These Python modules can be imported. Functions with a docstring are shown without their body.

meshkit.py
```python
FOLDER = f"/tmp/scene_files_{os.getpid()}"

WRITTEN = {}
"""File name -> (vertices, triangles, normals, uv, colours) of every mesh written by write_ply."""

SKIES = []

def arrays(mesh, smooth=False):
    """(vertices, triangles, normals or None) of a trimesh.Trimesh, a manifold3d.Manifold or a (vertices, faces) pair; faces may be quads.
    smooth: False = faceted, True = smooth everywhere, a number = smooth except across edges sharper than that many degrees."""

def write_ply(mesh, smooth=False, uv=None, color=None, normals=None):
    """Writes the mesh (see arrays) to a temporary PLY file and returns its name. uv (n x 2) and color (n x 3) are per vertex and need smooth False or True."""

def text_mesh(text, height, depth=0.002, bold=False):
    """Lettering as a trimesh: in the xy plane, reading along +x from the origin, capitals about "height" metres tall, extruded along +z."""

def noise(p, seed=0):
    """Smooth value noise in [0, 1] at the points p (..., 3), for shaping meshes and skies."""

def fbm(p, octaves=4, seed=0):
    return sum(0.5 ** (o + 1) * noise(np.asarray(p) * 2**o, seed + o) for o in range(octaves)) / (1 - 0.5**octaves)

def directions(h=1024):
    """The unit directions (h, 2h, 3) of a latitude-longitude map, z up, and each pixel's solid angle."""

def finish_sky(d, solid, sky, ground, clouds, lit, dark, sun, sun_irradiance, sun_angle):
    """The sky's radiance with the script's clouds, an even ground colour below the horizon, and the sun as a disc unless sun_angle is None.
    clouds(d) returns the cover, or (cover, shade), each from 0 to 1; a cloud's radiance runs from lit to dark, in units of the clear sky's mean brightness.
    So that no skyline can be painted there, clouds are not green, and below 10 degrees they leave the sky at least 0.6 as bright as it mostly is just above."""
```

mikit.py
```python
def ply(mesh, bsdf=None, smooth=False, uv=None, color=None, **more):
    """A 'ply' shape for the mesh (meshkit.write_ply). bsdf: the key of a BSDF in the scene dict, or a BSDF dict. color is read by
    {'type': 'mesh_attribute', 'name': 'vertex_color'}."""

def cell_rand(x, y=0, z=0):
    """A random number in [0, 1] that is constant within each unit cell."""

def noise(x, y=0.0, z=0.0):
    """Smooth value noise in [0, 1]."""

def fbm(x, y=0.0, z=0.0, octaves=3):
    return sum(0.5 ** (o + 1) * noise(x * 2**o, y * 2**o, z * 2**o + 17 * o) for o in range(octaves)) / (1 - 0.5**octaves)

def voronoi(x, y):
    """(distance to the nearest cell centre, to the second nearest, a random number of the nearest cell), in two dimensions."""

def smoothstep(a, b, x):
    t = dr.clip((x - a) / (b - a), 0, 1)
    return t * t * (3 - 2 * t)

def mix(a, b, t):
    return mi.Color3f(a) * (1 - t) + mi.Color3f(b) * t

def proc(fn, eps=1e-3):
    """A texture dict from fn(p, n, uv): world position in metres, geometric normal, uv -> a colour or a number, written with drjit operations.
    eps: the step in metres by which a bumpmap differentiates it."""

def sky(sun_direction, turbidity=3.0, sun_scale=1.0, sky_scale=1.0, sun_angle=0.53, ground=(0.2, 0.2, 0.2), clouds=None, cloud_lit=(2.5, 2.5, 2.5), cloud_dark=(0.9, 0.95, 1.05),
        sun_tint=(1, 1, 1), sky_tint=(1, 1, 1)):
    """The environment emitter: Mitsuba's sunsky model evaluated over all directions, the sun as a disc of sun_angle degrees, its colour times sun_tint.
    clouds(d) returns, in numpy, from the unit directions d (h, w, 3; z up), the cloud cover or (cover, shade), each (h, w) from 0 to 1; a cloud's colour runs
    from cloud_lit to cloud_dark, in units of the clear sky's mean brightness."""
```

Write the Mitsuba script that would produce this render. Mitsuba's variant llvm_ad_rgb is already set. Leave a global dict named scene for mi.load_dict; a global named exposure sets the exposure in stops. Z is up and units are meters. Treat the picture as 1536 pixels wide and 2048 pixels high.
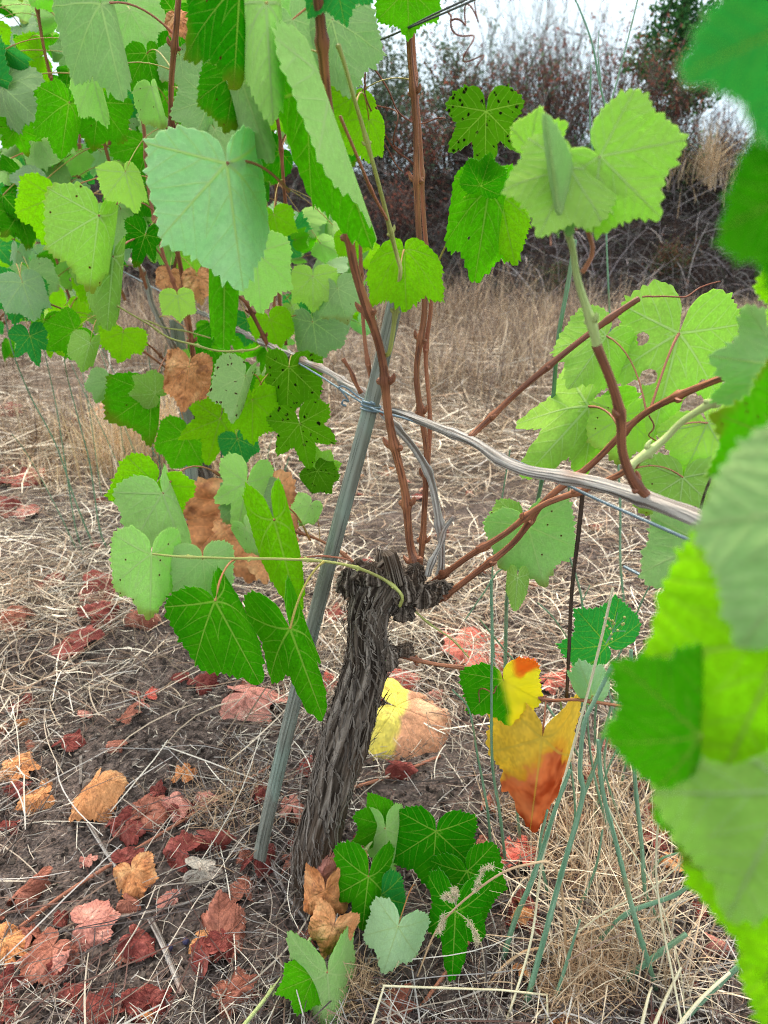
import math, numpy as np, trimesh, mitsuba as mi, drjit as dr, mikit, meshkit
from mikit import proc, noise, fbm, voronoi, cell_rand, smoothstep, mix

# ---------------------------------------------------------------- camera, sky, exposure
T4 = mi.ScalarTransform4f
CAM, PITCH, F = np.array([0, 0, 1.10]), math.radians(22.0), 1517.0
SP, CP = math.sin(PITCH), math.cos(PITCH)
FWD, UP, RGT = np.array([0, CP, -SP]), np.array([0, SP, CP]), np.array([1.0, 0, 0])
scene, labels = {}, {}
scene['camera'] = {'type': 'thinlens', 'fov': math.degrees(2 * math.atan(768 / F)), 'fov_axis': 'x',
                   'to_world': T4().look_at(origin=CAM.tolist(), target=(CAM + FWD).tolist(), up=[0, 0, 1]),
                   'aperture_radius': 0.0019, 'focus_distance': 1.05, 'near_clip': 0.02, 'far_clip': 2000.0}
def overcast(d):
    """A bright overcast sky, about three times as bright at the zenith as near the horizon, with soft cloud structure."""
    return 0.86 + 0.14 * meshkit.fbm(d * 2.3, 3, 5), np.clip(1.0 - d[..., 2] ** .8 + .12 * (meshkit.fbm(d * 3.1, 3, 9) - .5), 0, 1)
scene['sky'] = mikit.sky((-0.22, 0.55, 0.80), turbidity=4, sun_scale=0.55, sun_angle=18, clouds=overcast, cloud_lit=(3.0, 3.0, 3.0), cloud_dark=(1.26, 1.62, 1.82))
exposure = 2.72
RNG = np.random.default_rng(11)

# ---------------------------------------------------------------- placing: photo pixel + horizontal distance -> point
def P(px, py, Y):
    v = (py - 1024) / F
    d = Y / (CP - v * SP)
    return CAM + d * (FWD + (px - 768) / F * RGT - v * UP)

def H(x, y):
    """Height of the soil."""
    x, y = np.asarray(x, float), np.asarray(y, float)
    p = np.stack([x, y, 0 * x], -1)
    h = 0.05 * (meshkit.fbm(p * 1.1, 3, 3) - .5) + 0.022 * (meshkit.fbm(p * 7, 3, 9) - .5)
    return h * np.clip((40 - np.hypot(x, y)) / 10, 0, 1)

def gnd(px, py):
    v = (py - 1024) / F
    r = FWD + (px - 768) / F * RGT - v * UP
    d = CAM[2] / -r[2]
    for _ in range(4):
        q = CAM + d * r
        d = (CAM[2] - float(H(q[0], q[1]))) / -r[2]
    return CAM + d * r

# ---------------------------------------------------------------- naming
used = {}
def numbered(key):
    n = used.get(key, -1) + 1
    used[key] = n
    return key if n == 0 else f'{key}_{n:03d}'

def thing(name, label, cat, group=None):
    k = numbered(name)
    labels[k] = {'label': label, 'category': cat}
    if group: labels[k]['group'] = group
    return k

def part(parent, name, shape, label=None):
    k = numbered(parent + '__' + name)
    scene[k] = shape
    if label: labels[k] = {'label': label}
    return k

def single(name, shape, label, cat, group=None):
    k = thing(name, label, cat, group)
    scene[k] = shape
    return k

def stuff(name, shape, label, cat):
    scene[name] = shape
    labels[name] = {'label': label, 'category': cat, 'kind': 'stuff'}

def structure(name, shape, label):
    scene[name] = shape
    labels[name] = {'label': label, 'category': name.replace('_', ' '), 'kind': 'structure'}

# ---------------------------------------------------------------- mesh helpers
def catmull(pts, per=8):
    pts = np.asarray(pts, float)
    if len(pts) < 3:
        t = np.linspace(0, 1, per + 1)[:, None]
        return pts[0] * (1 - t) + pts[-1] * t
    q = np.vstack([2 * pts[0] - pts[1], pts, 2 * pts[-1] - pts[-2]])
    out = []
    t = (np.arange(per) / per)[:, None]
    for i in range(len(pts) - 1):
        a, b, c, d = q[i:i + 4]
        out.append(.5 * (2 * b + (c - a) * t + (2 * a - 5 * b + 4 * c - d) * t**2 + (3 * b - a - 3 * c + d) * t**3))
    return np.vstack(out + [pts[-1:]])

def frames(c):
    t = np.gradient(c, axis=0)
    t /= np.linalg.norm(t, axis=1, keepdims=True) + 1e-12
    n = np.cross(t[0], [0.31, 0.2, 0.93])
    if np.linalg.norm(n) < .1: n = np.cross(t[0], [1, 0, 0])
    N = np.empty_like(c)
    for i in range(len(c)):
        n = n - t[i] * (n @ t[i])
        n /= np.linalg.norm(n) + 1e-12
        N[i] = n
    return t, N, np.cross(t, N)

def sweep(c, r, sides=8, cap=True, ripple=None):
    """Tube along c (n,3) with radii r; returns (trimesh, uv). ripple(theta, s): radius factor array."""
    c = np.asarray(c, float); n = len(c)
    r = np.broadcast_to(np.asarray(r, float), (n,))
    t, N, B = frames(c)
    th = np.linspace(0, 2 * np.pi, sides + 1)
    s = np.r_[0, np.cumsum(np.linalg.norm(np.diff(c, axis=0), axis=1))]
    R = r[:, None] * (np.ones((n, sides + 1)) if ripple is None else ripple(th[None, :] + 0 * s[:, None], s[:, None] + 0 * th[None, :]))
    v = c[:, None] + R[..., None] * (np.cos(th)[None, :, None] * N[:, None] + np.sin(th)[None, :, None] * B[:, None])
    uv = np.stack(np.broadcast_arrays(th[None] / (2 * np.pi), s[:, None]), -1)
    i, j = np.meshgrid(np.arange(n - 1), np.arange(sides), indexing='ij')
    a = (i * (sides + 1) + j).ravel(); b = a + 1; d = a + sides + 1; e = d + 1
    f = np.vstack([np.stack([a, b, e], 1), np.stack([a, e, d], 1)])
    v, uv = v.reshape(-1, 3), uv.reshape(-1, 2)
    if cap:
        k0 = len(v)
        v = np.vstack([v, c[:1] - t[0] * r[0] * .3, c[-1:] + t[-1] * r[-1] * .3]); uv = np.vstack([uv, [[.5, 0]], [[.5, s[-1]]]])
        jj = np.arange(sides); o = (n - 1) * (sides + 1)
        f = np.vstack([f, np.stack([jj + 1, jj, jj * 0 + k0], 1), np.stack([o + jj, o + jj + 1, jj * 0 + k0 + 1], 1)])
    return trimesh.Trimesh(v, f, process=False), uv

def tube(c, r, bsdf, sides=8, ripple=None):
    m, uv = sweep(c, r, sides, True, ripple)
    return mikit.ply(m, bsdf, smooth=True, uv=uv)

def join(ms):
    vs, fs, us, o = [], [], [], 0
    for m, uv in ms:
        vs.append(m.vertices); fs.append(m.faces + o); us.append(uv); o += len(m.vertices)
    return trimesh.Trimesh(np.vstack(vs), np.vstack(fs), process=False), np.vstack(us)

def ribbons(pts, w, side, col):
    """pts (N,S,3), w (N,S) half widths, side (N,3), col (N,3) -> (mesh, vertex colours)."""
    n, s = pts.shape[:2]
    a = pts + side[:, None] * w[..., None]; b = pts - side[:, None] * w[..., None]
    v = np.stack([a, b], 2).reshape(-1, 3)
    k = (np.arange(n)[:, None] * s + np.arange(s - 1)[None]).ravel() * 2
    f = np.vstack([np.stack([k, k + 1, k + 3], 1), np.stack([k, k + 3, k + 2], 1)])
    return (v, f), np.repeat(col, s * 2, 0)

def strands3(pts, w, col):
    """Three-sided thin tubes, the same arguments without side."""
    n, s = pts.shape[:2]
    t = pts[:, -1] - pts[:, 0]; t /= np.linalg.norm(t, axis=1, keepdims=True) + 1e-9
    x = np.cross(t, [0.2, 0.5, 0.84]); x /= np.linalg.norm(x, axis=1, keepdims=True) + 1e-9
    y = np.cross(t, x)
    v = np.stack([pts + w[..., None] * (math.cos(q) * x + math.sin(q) * y)[:, None] for q in (0, 2.094, 4.189)], 2).reshape(-1, 3)
    k = (np.arange(n)[:, None] * s + np.arange(s - 1)[None]).ravel() * 3
    f = []
    for q in range(3):
        r = (q + 1) % 3
        f += [np.stack([k + q, k + r, k + 3 + r], 1), np.stack([k + q, k + 3 + r, k + 3 + q], 1)]
    return (v, np.vstack(f)), np.repeat(col, s * 3, 0)

# ---------------------------------------------------------------- materials
def split_uv(uv):
    k = dr.floor((uv.x + 4) / 8)
    side = dr.select(uv.y > 4, 1.0, 0.0)
    return uv.x - 8 * k, uv.y - 8 * side, k, side

def veins(x, y):
    """(main, secondary, quilt) of a five-veined leaf, its petiole at the origin, its tip at (0, 1)."""
    ax = dr.abs(x)
    r = dr.sqrt(x * x + y * y) + 1e-5
    ang = dr.atan2(ax, y) * 57.29578
    main, sec, quilt = mi.Float(0), mi.Float(0), mi.Float(1)
    off = dr.select(x > 0, 0.05, 0.0)
    for a0, lo, hi, sp in ((0.0, -1, 24.0, .17), (50.0, 24.0, 79.0, .16), (107.0, 79.0, 181.0, .15)):
        c, s_ = math.cos(math.radians(a0)), math.sin(math.radians(a0))
        t = ax * s_ + y * c
        q = dr.abs(ax * c - y * s_)
        w = 0.015 * (1 - 0.72 * dr.clip(t, 0, 1))
        main = dr.maximum(main, dr.select(t > 0, 1 - smoothstep(w * .5, w * 1.25, q), 0))
        here = (ang >= lo) & (ang < hi)
        ph = (t - q * 0.85 - 0.75 * q * q + off + .03 * dr.sin(t * 9)) / sp
        d = dr.abs(ph - dr.floor(ph) - .5) * sp * .72
        ws = 0.0065 * (1.1 - .7 * r)
        sec = dr.select(here & (t > 0.05), 1 - smoothstep(ws * .5, ws * 1.5, d), sec)
        quilt = dr.select(here, smoothstep(0.0, 0.05, dr.minimum(d, q)), quilt)
    return main, sec, quilt

def leaf_fn(kind):
    def fn(p, n, uv):
        x, y, k, side = split_uv(uv)
        ten = dr.floor(k / 10)   # k = 10 * tint + brightness: tints 0 and 1 plain, 2 scarred, 3 bluish
        r1 = (k - 10 * ten) / 9
        r2, r3 = dr.select(ten == 3, 1.0, 0.0), dr.select(ten == 2, 1.0, 0.0)
        vary = .72 + .40 * r1
        m, s, q = veins(x, y)
        n1 = fbm(x * 3 + k * 5, y * 3, 1.5)
        n2 = noise(x * 42 + k * 9, y * 42, 3.0)
        if kind == 'light':
            top = mix((.22, .64, .008), (.38, .76, .012), r1 * .6 + n1 * .5)
            bot = mix((.54, .84, .20), (.62, .86, .18), r1)
        else:
            top = mix((.030, .33, .004), (.17, .60, .008), dr.clip(r1 * .8 + (n1 - .5) * .6, 0, 1))
            top = mix(top, (.045, .40, .07), r2)
            bot = mix((.62, .86, .42), (.58, .85, .26), r1)
            bot = mix(bot, (.66, .86, .52), r2)
        c1, c2, c3 = voronoi(x * 30 + k * 3, y * 30)
        net = 1 - smoothstep(.03, .14, c2 - c1)
        top = top * (.86 + .22 * n2) * (1 + .16 * net)
        bot = bot * (.93 + .12 * n2) * (1 + .10 * net) * vary
        if kind == 'spotted':
            d1, d2, h = voronoi(x * 7.3 + k + .5 * noise(x * 9, y * 9), y * 7.3 + .5 * noise(y * 9, x * 9, 4.0))
            cov = dr.select(k == 3, .45, .74)
            rr = .10 + .16 * cell_rand(h * 977, 3)
            sp = (1 - smoothstep(rr * .75, rr, d1 + (n2 - .5) * .16)) * dr.select(h > cov, 1.0, 0.0)
            top = mix(mix(top, (.16, .30, .01), .5), (.018, .022, .008), sp)
            bot = mix(bot, (.10, .045, .015), sp)
        top = mix(top, (.42, .66, .10), dr.maximum(m * .65, s * .36))
        bot = mix(bot, (.68, .86, .42), dr.maximum(m * .9, s * .6))
        col = mix(top, bot, side)
        if kind == 'half':
            e = smoothstep(-.10, .12, .18 * (n1 - .5) - x)
            yel = mix((.88, .84, .02), (.95, .90, .08), n1)
            yel = mix(yel, (.90, .28, .03), smoothstep(.18, .05, y + .35 * n1) * smoothstep(.15, .35, -x))
            col = mix(col, yel, e)
        if kind == 'autumn':
            yel = mix((.80, .60, .06), (.88, .74, .16), n1) * (.9 + .2 * n2)
            br = mix((.50, .11, .03), (.80, .34, .13), smoothstep(.25, .75, fbm(x * 6, y * 6, 2.0)))
            e = smoothstep(-.05, .07, (y - .06) * .95 - dr.abs(x + .16) * 1.15 + .75 * (n1 - .5) + .25 * (fbm(x * 9, y * 9, 7.0) - .5))
            yel = mix(yel, (.75, .42, .04), smoothstep(-.22, -.02, (y - .06) * .95 - dr.abs(x + .16) * 1.15 + .75 * (n1 - .5)) * .6)
            col = mix(yel, br, e)
            col = mix(col, (.72, .60, .12), m * .6)
        if kind in ('green', 'light'):  # small insect scars with a red rim, on some leaves
            d1, d2, h = voronoi(x * 5 + k * 3.3, y * 5)
            sc = (1 - smoothstep(.05, .10, d1)) * dr.select((h > .84) & (r3 > .45), 1.0, 0.0)
            col = mix(col, (.14, .06, .02), sc)
            rad = dr.sqrt(x * x + y * y)
            col = mix(col, (.30, .30, .03), smoothstep(.72, 1.0, rad + .5 * (n1 - .5)) * r3 * .6)
        return col
    return fn

def leaf_bump(p, n, uv):
    x, y, k, side = split_uv(uv)
    m, s, q = veins(x, y)
    sg = dr.select(side > .5, -1.0, 1.0)
    return sg * (q * .32 - m * .8 - s * .30) + .25 * noise(x * 55 + k * 7, y * 55, 2.0)

for kind in ('green', 'light', 'spotted', 'half', 'autumn'):
    scene['leaf_' + kind + '_m'] = {'type': 'bumpmap', 'arbitrary': proc(leaf_bump, 3e-4), 'scale': 0.0008,
        'bsdf': {'type': 'principledthin', 'base_color': proc(leaf_fn(kind)), 'roughness': .52, 'diff_trans': 1.18, 'eta': 1.38, 'spec_tint': 0.1}}

def dry_fn(kind):
    pal = {'red': ((.10, .018, .016), (.27, .062, .050)), 'orange': ((.42, .15, .05), (.62, .30, .13)), 'pink': ((.42, .15, .115), (.56, .25, .20)),
           'brown': ((.20, .062, .040), (.36, .14, .095)), 'yellow': ((.70, .58, .05), (.78, .66, .14)), 'grey': ((.30, .26, .21), (.42, .38, .32)), 'coral': ((.46, .075, .055), (.66, .20, .15))}[kind]
    def fn(p, n, uv):
        x, y, k, side = split_uv(uv)
        m, s, q = veins(x, y)
        a = fbm(x * 4 + k * 3.1, y * 4, 4.0)
        c = mix(pal[0], pal[1], dr.clip(cell_rand(k, 5) * .55 + (a - .3) * 1.1, 0, 1))
        c = mix(c, (.10, .035, .02), smoothstep(.60, .80, fbm(x * 7 + 40, y * 7 + k, 1.0)) * .55)
        if kind == 'yellow': c = mix(c, (.60, .30, .17), smoothstep(-.02, .06, y - .12 + .25 * (a - .5)))
        c = mix(c, dr.minimum(c * 1.5 + mi.Color3f(.09, .055, .045), mi.Color3f(.7)), smoothstep(.5, .8, fbm(x * 2.5 + k * 1.7, y * 2.5, 8.0)) * .55)
        c = c * (.8 + .4 * noise(x * 38, y * 38, k))
        return mix(c, c * 1.45 + mi.Color3f(.02, .012, .006), dr.maximum(m, s * .5) * .55)
    return fn
def dry_bump(p, n, uv):
    x, y, k, side = split_uv(uv)
    m, s, q = veins(x, y)
    return q * .5 - m * .8 + .9 * fbm(x * 9 + k, y * 9, 2.0)
for kind in ('red', 'orange', 'pink', 'brown', 'yellow', 'grey', 'coral'):
    scene['dry_' + kind + '_m'] = {'type': 'twosided', 'bsdf': {'type': 'bumpmap', 'arbitrary': proc(dry_bump, 4e-4), 'scale': 0.0022,
        'bsdf': {'type': 'principled', 'base_color': proc(dry_fn(kind)), 'roughness': .75, 'specular': .25}}}

def cane_fn(kind):
    def fn(p, n, uv):
        st = noise(uv.x * 34, uv.y * 9, 1.0)
        st2 = noise(uv.x * 14 + 7, uv.y * 30, 4.0)
        lg = fbm(p.x * 14, p.y * 14, p.z * 14)
        if kind == 'red': c = mix((.13, .045, .028), (.42, .17, .085), st * .45 + smoothstep(.3, .7, lg) * .55)
        if kind == 'red': c = mix(c, (.07, .03, .022), smoothstep(.62, .78, noise(uv.x * 22, uv.y * 40, 6.0)) * .6)
        if kind == 'pink': c = mix((.30, .10, .06), (.42, .19, .11), lg)
        elif kind == 'green': c = mix((.30, .34, .08), (.42, .42, .15), lg)
        elif kind == 'pale': c = mix((.36, .46, .16), (.46, .52, .24), lg)
        elif kind == 'petiole': c = mix((.42, .17, .07), (.40, .34, .08), smoothstep(.35, .65, lg))
        elif kind == 'grey':
            c = mix((.13, .105, .09), (.46, .43, .40), smoothstep(.25, .75, noise(uv.x * 16, uv.y * 5, 2.0) * .6 + noise(uv.x * 40, uv.y * 16, 3.0) * .4))
            c = mix(c, (.24, .11, .06), smoothstep(.55, .75, lg) * .6)
        elif kind == 'dark': c = mix((.035, .024, .018), (.12, .08, .055), st)
        return c * (.8 + .4 * st2)
    return fn
def cane_bump(p, n, uv):
    return noise(uv.x * 30, uv.y * 12, 1.0) * .7 + noise(uv.x * 60, uv.y * 60, 5.0) * .3
for kind in ('red', 'pink', 'green', 'pale', 'petiole', 'grey', 'dark'):
    scene['cane_' + kind + '_m'] = {'type': 'bumpmap', 'arbitrary': proc(cane_bump, 4e-4), 'scale': .0022 if kind in ('grey', 'dark') else .0005,
        'bsdf': {'type': 'principled', 'base_color': proc(cane_fn(kind)), 'roughness': .5 if kind in ('red', 'pink', 'green', 'pale', 'petiole') else .8, 'specular': .35}}

def bark_fn(p, n, uv):
    a = noise(uv.x * 46 + noise(uv.x * 6, uv.y * 12) * 3, uv.y * 10, 1.0)
    b = noise(uv.x * 110, uv.y * 26, 2.0)
    lg = fbm(p.x * 22, p.y * 22, p.z * 14)
    c = mix((.028, .020, .015), (.23, .185, .15), smoothstep(.25, .8, a * .65 + b * .35))
    c = mix(c, (.38, .33, .285), smoothstep(.64, .84, a) * .6)
    return mix(c, (.075, .045, .028), smoothstep(.5, .7, lg) * .6)
def bark_bump(p, n, uv):
    return noise(uv.x * 46 + noise(uv.x * 6, uv.y * 12) * 3, uv.y * 10, 1.0) + .5 * noise(uv.x * 110, uv.y * 26, 2.0)
scene['bark_m'] = {'type': 'bumpmap', 'arbitrary': proc(bark_bump, 5e-4), 'scale': .005, 'bsdf': {'type': 'principled', 'base_color': proc(bark_fn), 'roughness': .85, 'specular': .2}}

def stake_fn(p, n, uv):
    a = noise(uv.x * 24, uv.y * 5, 1.0); b = noise(uv.x * 60, uv.y * 14, 2.0)
    c = mix((.12, .13, .11), (.31, .32, .27), a * .6 + b * .4)
    c = mix(c, (.26, .36, .30), smoothstep(.5, .72, fbm(p.x * 30, p.y * 30, p.z * 8)) * .55)
    crack = 1 - smoothstep(.012, .03, dr.abs(uv.x - .66 + .05 * noise(uv.y * 9, 1.0)))
    return mix(c, (.02, .018, .015), dr.maximum(crack * .85, smoothstep(.72, .82, b) * .5))
scene['stake_m'] = {'type': 'bumpmap', 'arbitrary': proc(lambda p, n, uv: noise(uv.x * 24, uv.y * 6, 1.0) + .4 * noise(uv.x * 60, uv.y * 14, 2.0), 5e-4), 'scale': .003,
                    'bsdf': {'type': 'principled', 'base_color': proc(stake_fn), 'roughness': .8, 'specular': .25}}
scene['wire_m'] = {'type': 'principled', 'base_color': proc(lambda p, n, uv: mix((.10, .16, .21), (.22, .30, .36), fbm(p.x * 60, p.y * 60, p.z * 60))), 'roughness': .5, 'metallic': .25, 'specular': .5}
scene['dark_wire_m'] = {'type': 'principled', 'base_color': {'type': 'rgb', 'value': [.05, .055, .06]}, 'roughness': .5, 'metallic': .3}
scene['tendril_m'] = {'type': 'principled', 'base_color': proc(lambda p, n, uv: mix((.10, .03, .02), (.26, .09, .05), fbm(p.x * 50, p.y * 50, p.z * 50))), 'roughness': .6, 'specular': .3}
def rush_fn(p, n, uv):
    c = mix((.10, .23, .13), (.24, .40, .26), noise(uv.x * 9, uv.y * 14, 1.0))
    return mix(c, (.26, .25, .12), smoothstep(.62, .8, fbm(p.x * 9, p.y * 9, p.z * 9)) * .6)
scene['rush_m'] = {'type': 'principled', 'base_color': proc(rush_fn), 'roughness': .5, 'specular': .3}
scene['rush_dark_m'] = {'type': 'principled', 'base_color': proc(lambda p, n, uv: mix((.02, .10, .055), (.05, .17, .10), noise(uv.x * 9, uv.y * 14, 1.0))), 'roughness': .5, 'specular': .3}
scene['straw_m'] = {'type': 'twosided', 'bsdf': {'type': 'principled', 'base_color': proc(lambda p, n, uv: mix((.55, .48, .30), (.72, .68, .48), noise(uv.x * 8, uv.y * 25, 1.0))), 'roughness': .55, 'specular': .3}}
scene['tan_m'] = {'type': 'twosided', 'bsdf': {'type': 'principled', 'base_color': proc(lambda p, n, uv: mix((.42, .26, .14), (.62, .45, .28), noise(uv.x * 8, uv.y * 25, 1.0))), 'roughness': .6, 'specular': .25}}
scene['vertex_m'] = {'type': 'twosided', 'bsdf': {'type': 'principled', 'base_color': {'type': 'mesh_attribute', 'name': 'vertex_color'}, 'roughness': .7, 'specular': .2}}
scene['foliage_m'] = {'type': 'principledthin', 'base_color': {'type': 'mesh_attribute', 'name': 'vertex_color'}, 'roughness': .6, 'diff_trans': .7, 'eta': 1.35}
scene['grape_m'] = {'type': 'principled', 'base_color': proc(lambda p, n, uv: mix((.03, .025, .07), (.10, .10, .20), fbm(p.x * 90, p.y * 90, p.z * 90))), 'roughness': .55, 'specular': .4}

def soil_fn(p, n, uv):
    a = fbm(p.x * 3, p.y * 3, 1.0); b = noise(p.x * 60, p.y * 60, 2.0); c2 = noise(p.x * 220, p.y * 220, 3.0)
    c = mix((.026, .020, .017), (.18, .14, .115), smoothstep(.2, .8, a * .4 + b * .35 + c2 * .25)) * mi.Color3f(.97, .98, 1.06)
    far = smoothstep(2.2, 5.0, p.y)
    return mix(c, mix((.15, .11, .085), (.27, .215, .165), fbm(p.x * 9, p.y * 9, 5.0)), far)
scene['soil_m'] = {'type': 'bumpmap', 'arbitrary': proc(lambda p, n, uv: .6 * fbm(p.x * 50, p.y * 50, 2.0) + .4 * noise(p.x * 240, p.y * 240, 3.0), 1e-3), 'scale': .022,
                   'bsdf': {'type': 'principled', 'base_color': proc(soil_fn), 'roughness': .9, 'specular': .15}}
scene['bank_m'] = {'type': 'bumpmap', 'arbitrary': proc(lambda p, n, uv: fbm(p.x * 7, p.y * 7, p.z * 7), 4e-3), 'scale': .08,
                   'bsdf': {'type': 'diffuse', 'reflectance': proc(lambda p, n, uv: mix((.020, .015, .016), (.085, .06, .05), fbm(p.x * 5, p.y * 5, p.z * 5)))}}
scene['stone_m'] = {'type': 'diffuse', 'reflectance': {'type': 'mesh_attribute', 'name': 'vertex_color'}}

# ---------------------------------------------------------------- grape leaf
SHAPES = {  # (angle from the midrib in degrees, radius) for one half
    'entire': ((0, 1.0), (12, .90), (27, .82), (40, .86), (50, .89), (63, .80), (80, .74), (95, .73), (107, .72), (120, .56), (135, .40), (150, .29), (165, .17), (176, .07), (180, .03)),
    'wide':   ((0, 1.0), (12, .88), (27, .78), (40, .90), (50, .96), (63, .86), (80, .78), (95, .80), (107, .80), (122, .64), (138, .49), (152, .38), (165, .25), (176, .10), (180, .04)),
    'autumn': ((0, 1.0), (10, .92), (18, .80), (25, .88), (33, .72), (42, .74), (52, .80), (63, .76), (74, .62), (86, .70), (100, .74), (115, .62), (130, .44), (146, .30), (165, .16), (176, .08), (180, .03)),
    'lobed':  ((0, 1.0), (10, .86), (20, .66), (28, .52), (36, .66), (50, .94), (62, .76), (76, .54), (90, .66), (107, .78), (125, .68), (145, .58), (158, .48), (168, .32), (176, .14), (180, .05)),
    'narrow': ((0, 1.0), (12, .88), (27, .72), (40, .70), (50, .69), (63, .62), (80, .57), (95, .56), (107, .58), (125, .52), (145, .46), (158, .40), (168, .30), (176, .14), (180, .05)),
}
def leaf_local(shape, rng, teeth=32, per=4, rings=9, hi_=True):
    """Flat leaf: (x, y) grid (rings+1, m), closed over the angle except at the petiole sinus."""
    ang, rad = np.array(SHAPES[shape]).T
    def half():
        bounds = [0.0]
        n = teeth // 2
        st = 1 + .45 * rng.uniform(-1, 1, n)
        st *= np.where(np.arange(n) > n * .8, 1.5, 1)
        b = np.r_[0, np.cumsum(st)] / st.sum() * 172
        a, k, rr = [0.0], [0], []
        th, tooth = [], []
        big = np.where(np.arange(n) % 3 == 1, 1.15, .62) * rng.uniform(.7, 1.2, n)
        for i in range(n):
            for q in range(per):
                u = q / per
                th.append(b[i] + u * (b[i + 1] - b[i]))
                h = (u / .62 if u < .62 else (1 - u) / .38)   # asymmetric, pointing towards the leaf tip
                tooth.append(h * big[i] * (.6 if i > n * .85 else 1))
        th.append(172.0); tooth.append(0)
        th, tooth = np.array(th), np.array(tooth)
        r = np.interp(th, ang, rad * (1 + .05 * rng.uniform(-1, 1, len(rad))))
        k = max(3, per)
        rs = np.convolve(np.pad(r, k // 2, mode='edge'), np.ones(k) / k, mode='same')[k // 2:k // 2 + len(r)]
        rs[0] = 1.0
        return th, rs, tooth
    thR, rR, tR = half(); thL, rL, tL = half()
    th = np.r_[-thL[::-1], thR[1:]]; r = np.r_[rL[::-1], rR[1:]]; to = np.r_[tL[::-1], tR[1:]]
    # the tip is itself a tooth
    tip = np.exp(-(th / 6.0) ** 2) * .06
    t = np.linspace(0, 1, rings + 1) ** .9
    amp = (.075 if hi_ else .10) * (.5 + .5 * r)
    edge = np.clip((t - .82) / .18, 0, 1)[:, None] ** 1.4
    R = t[:, None] * (r - amp * .45)[None] + edge * (amp * to + tip)[None]
    a = np.radians(th)[None] + 0 * R
    return R * np.sin(a), R * np.cos(a)

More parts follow.
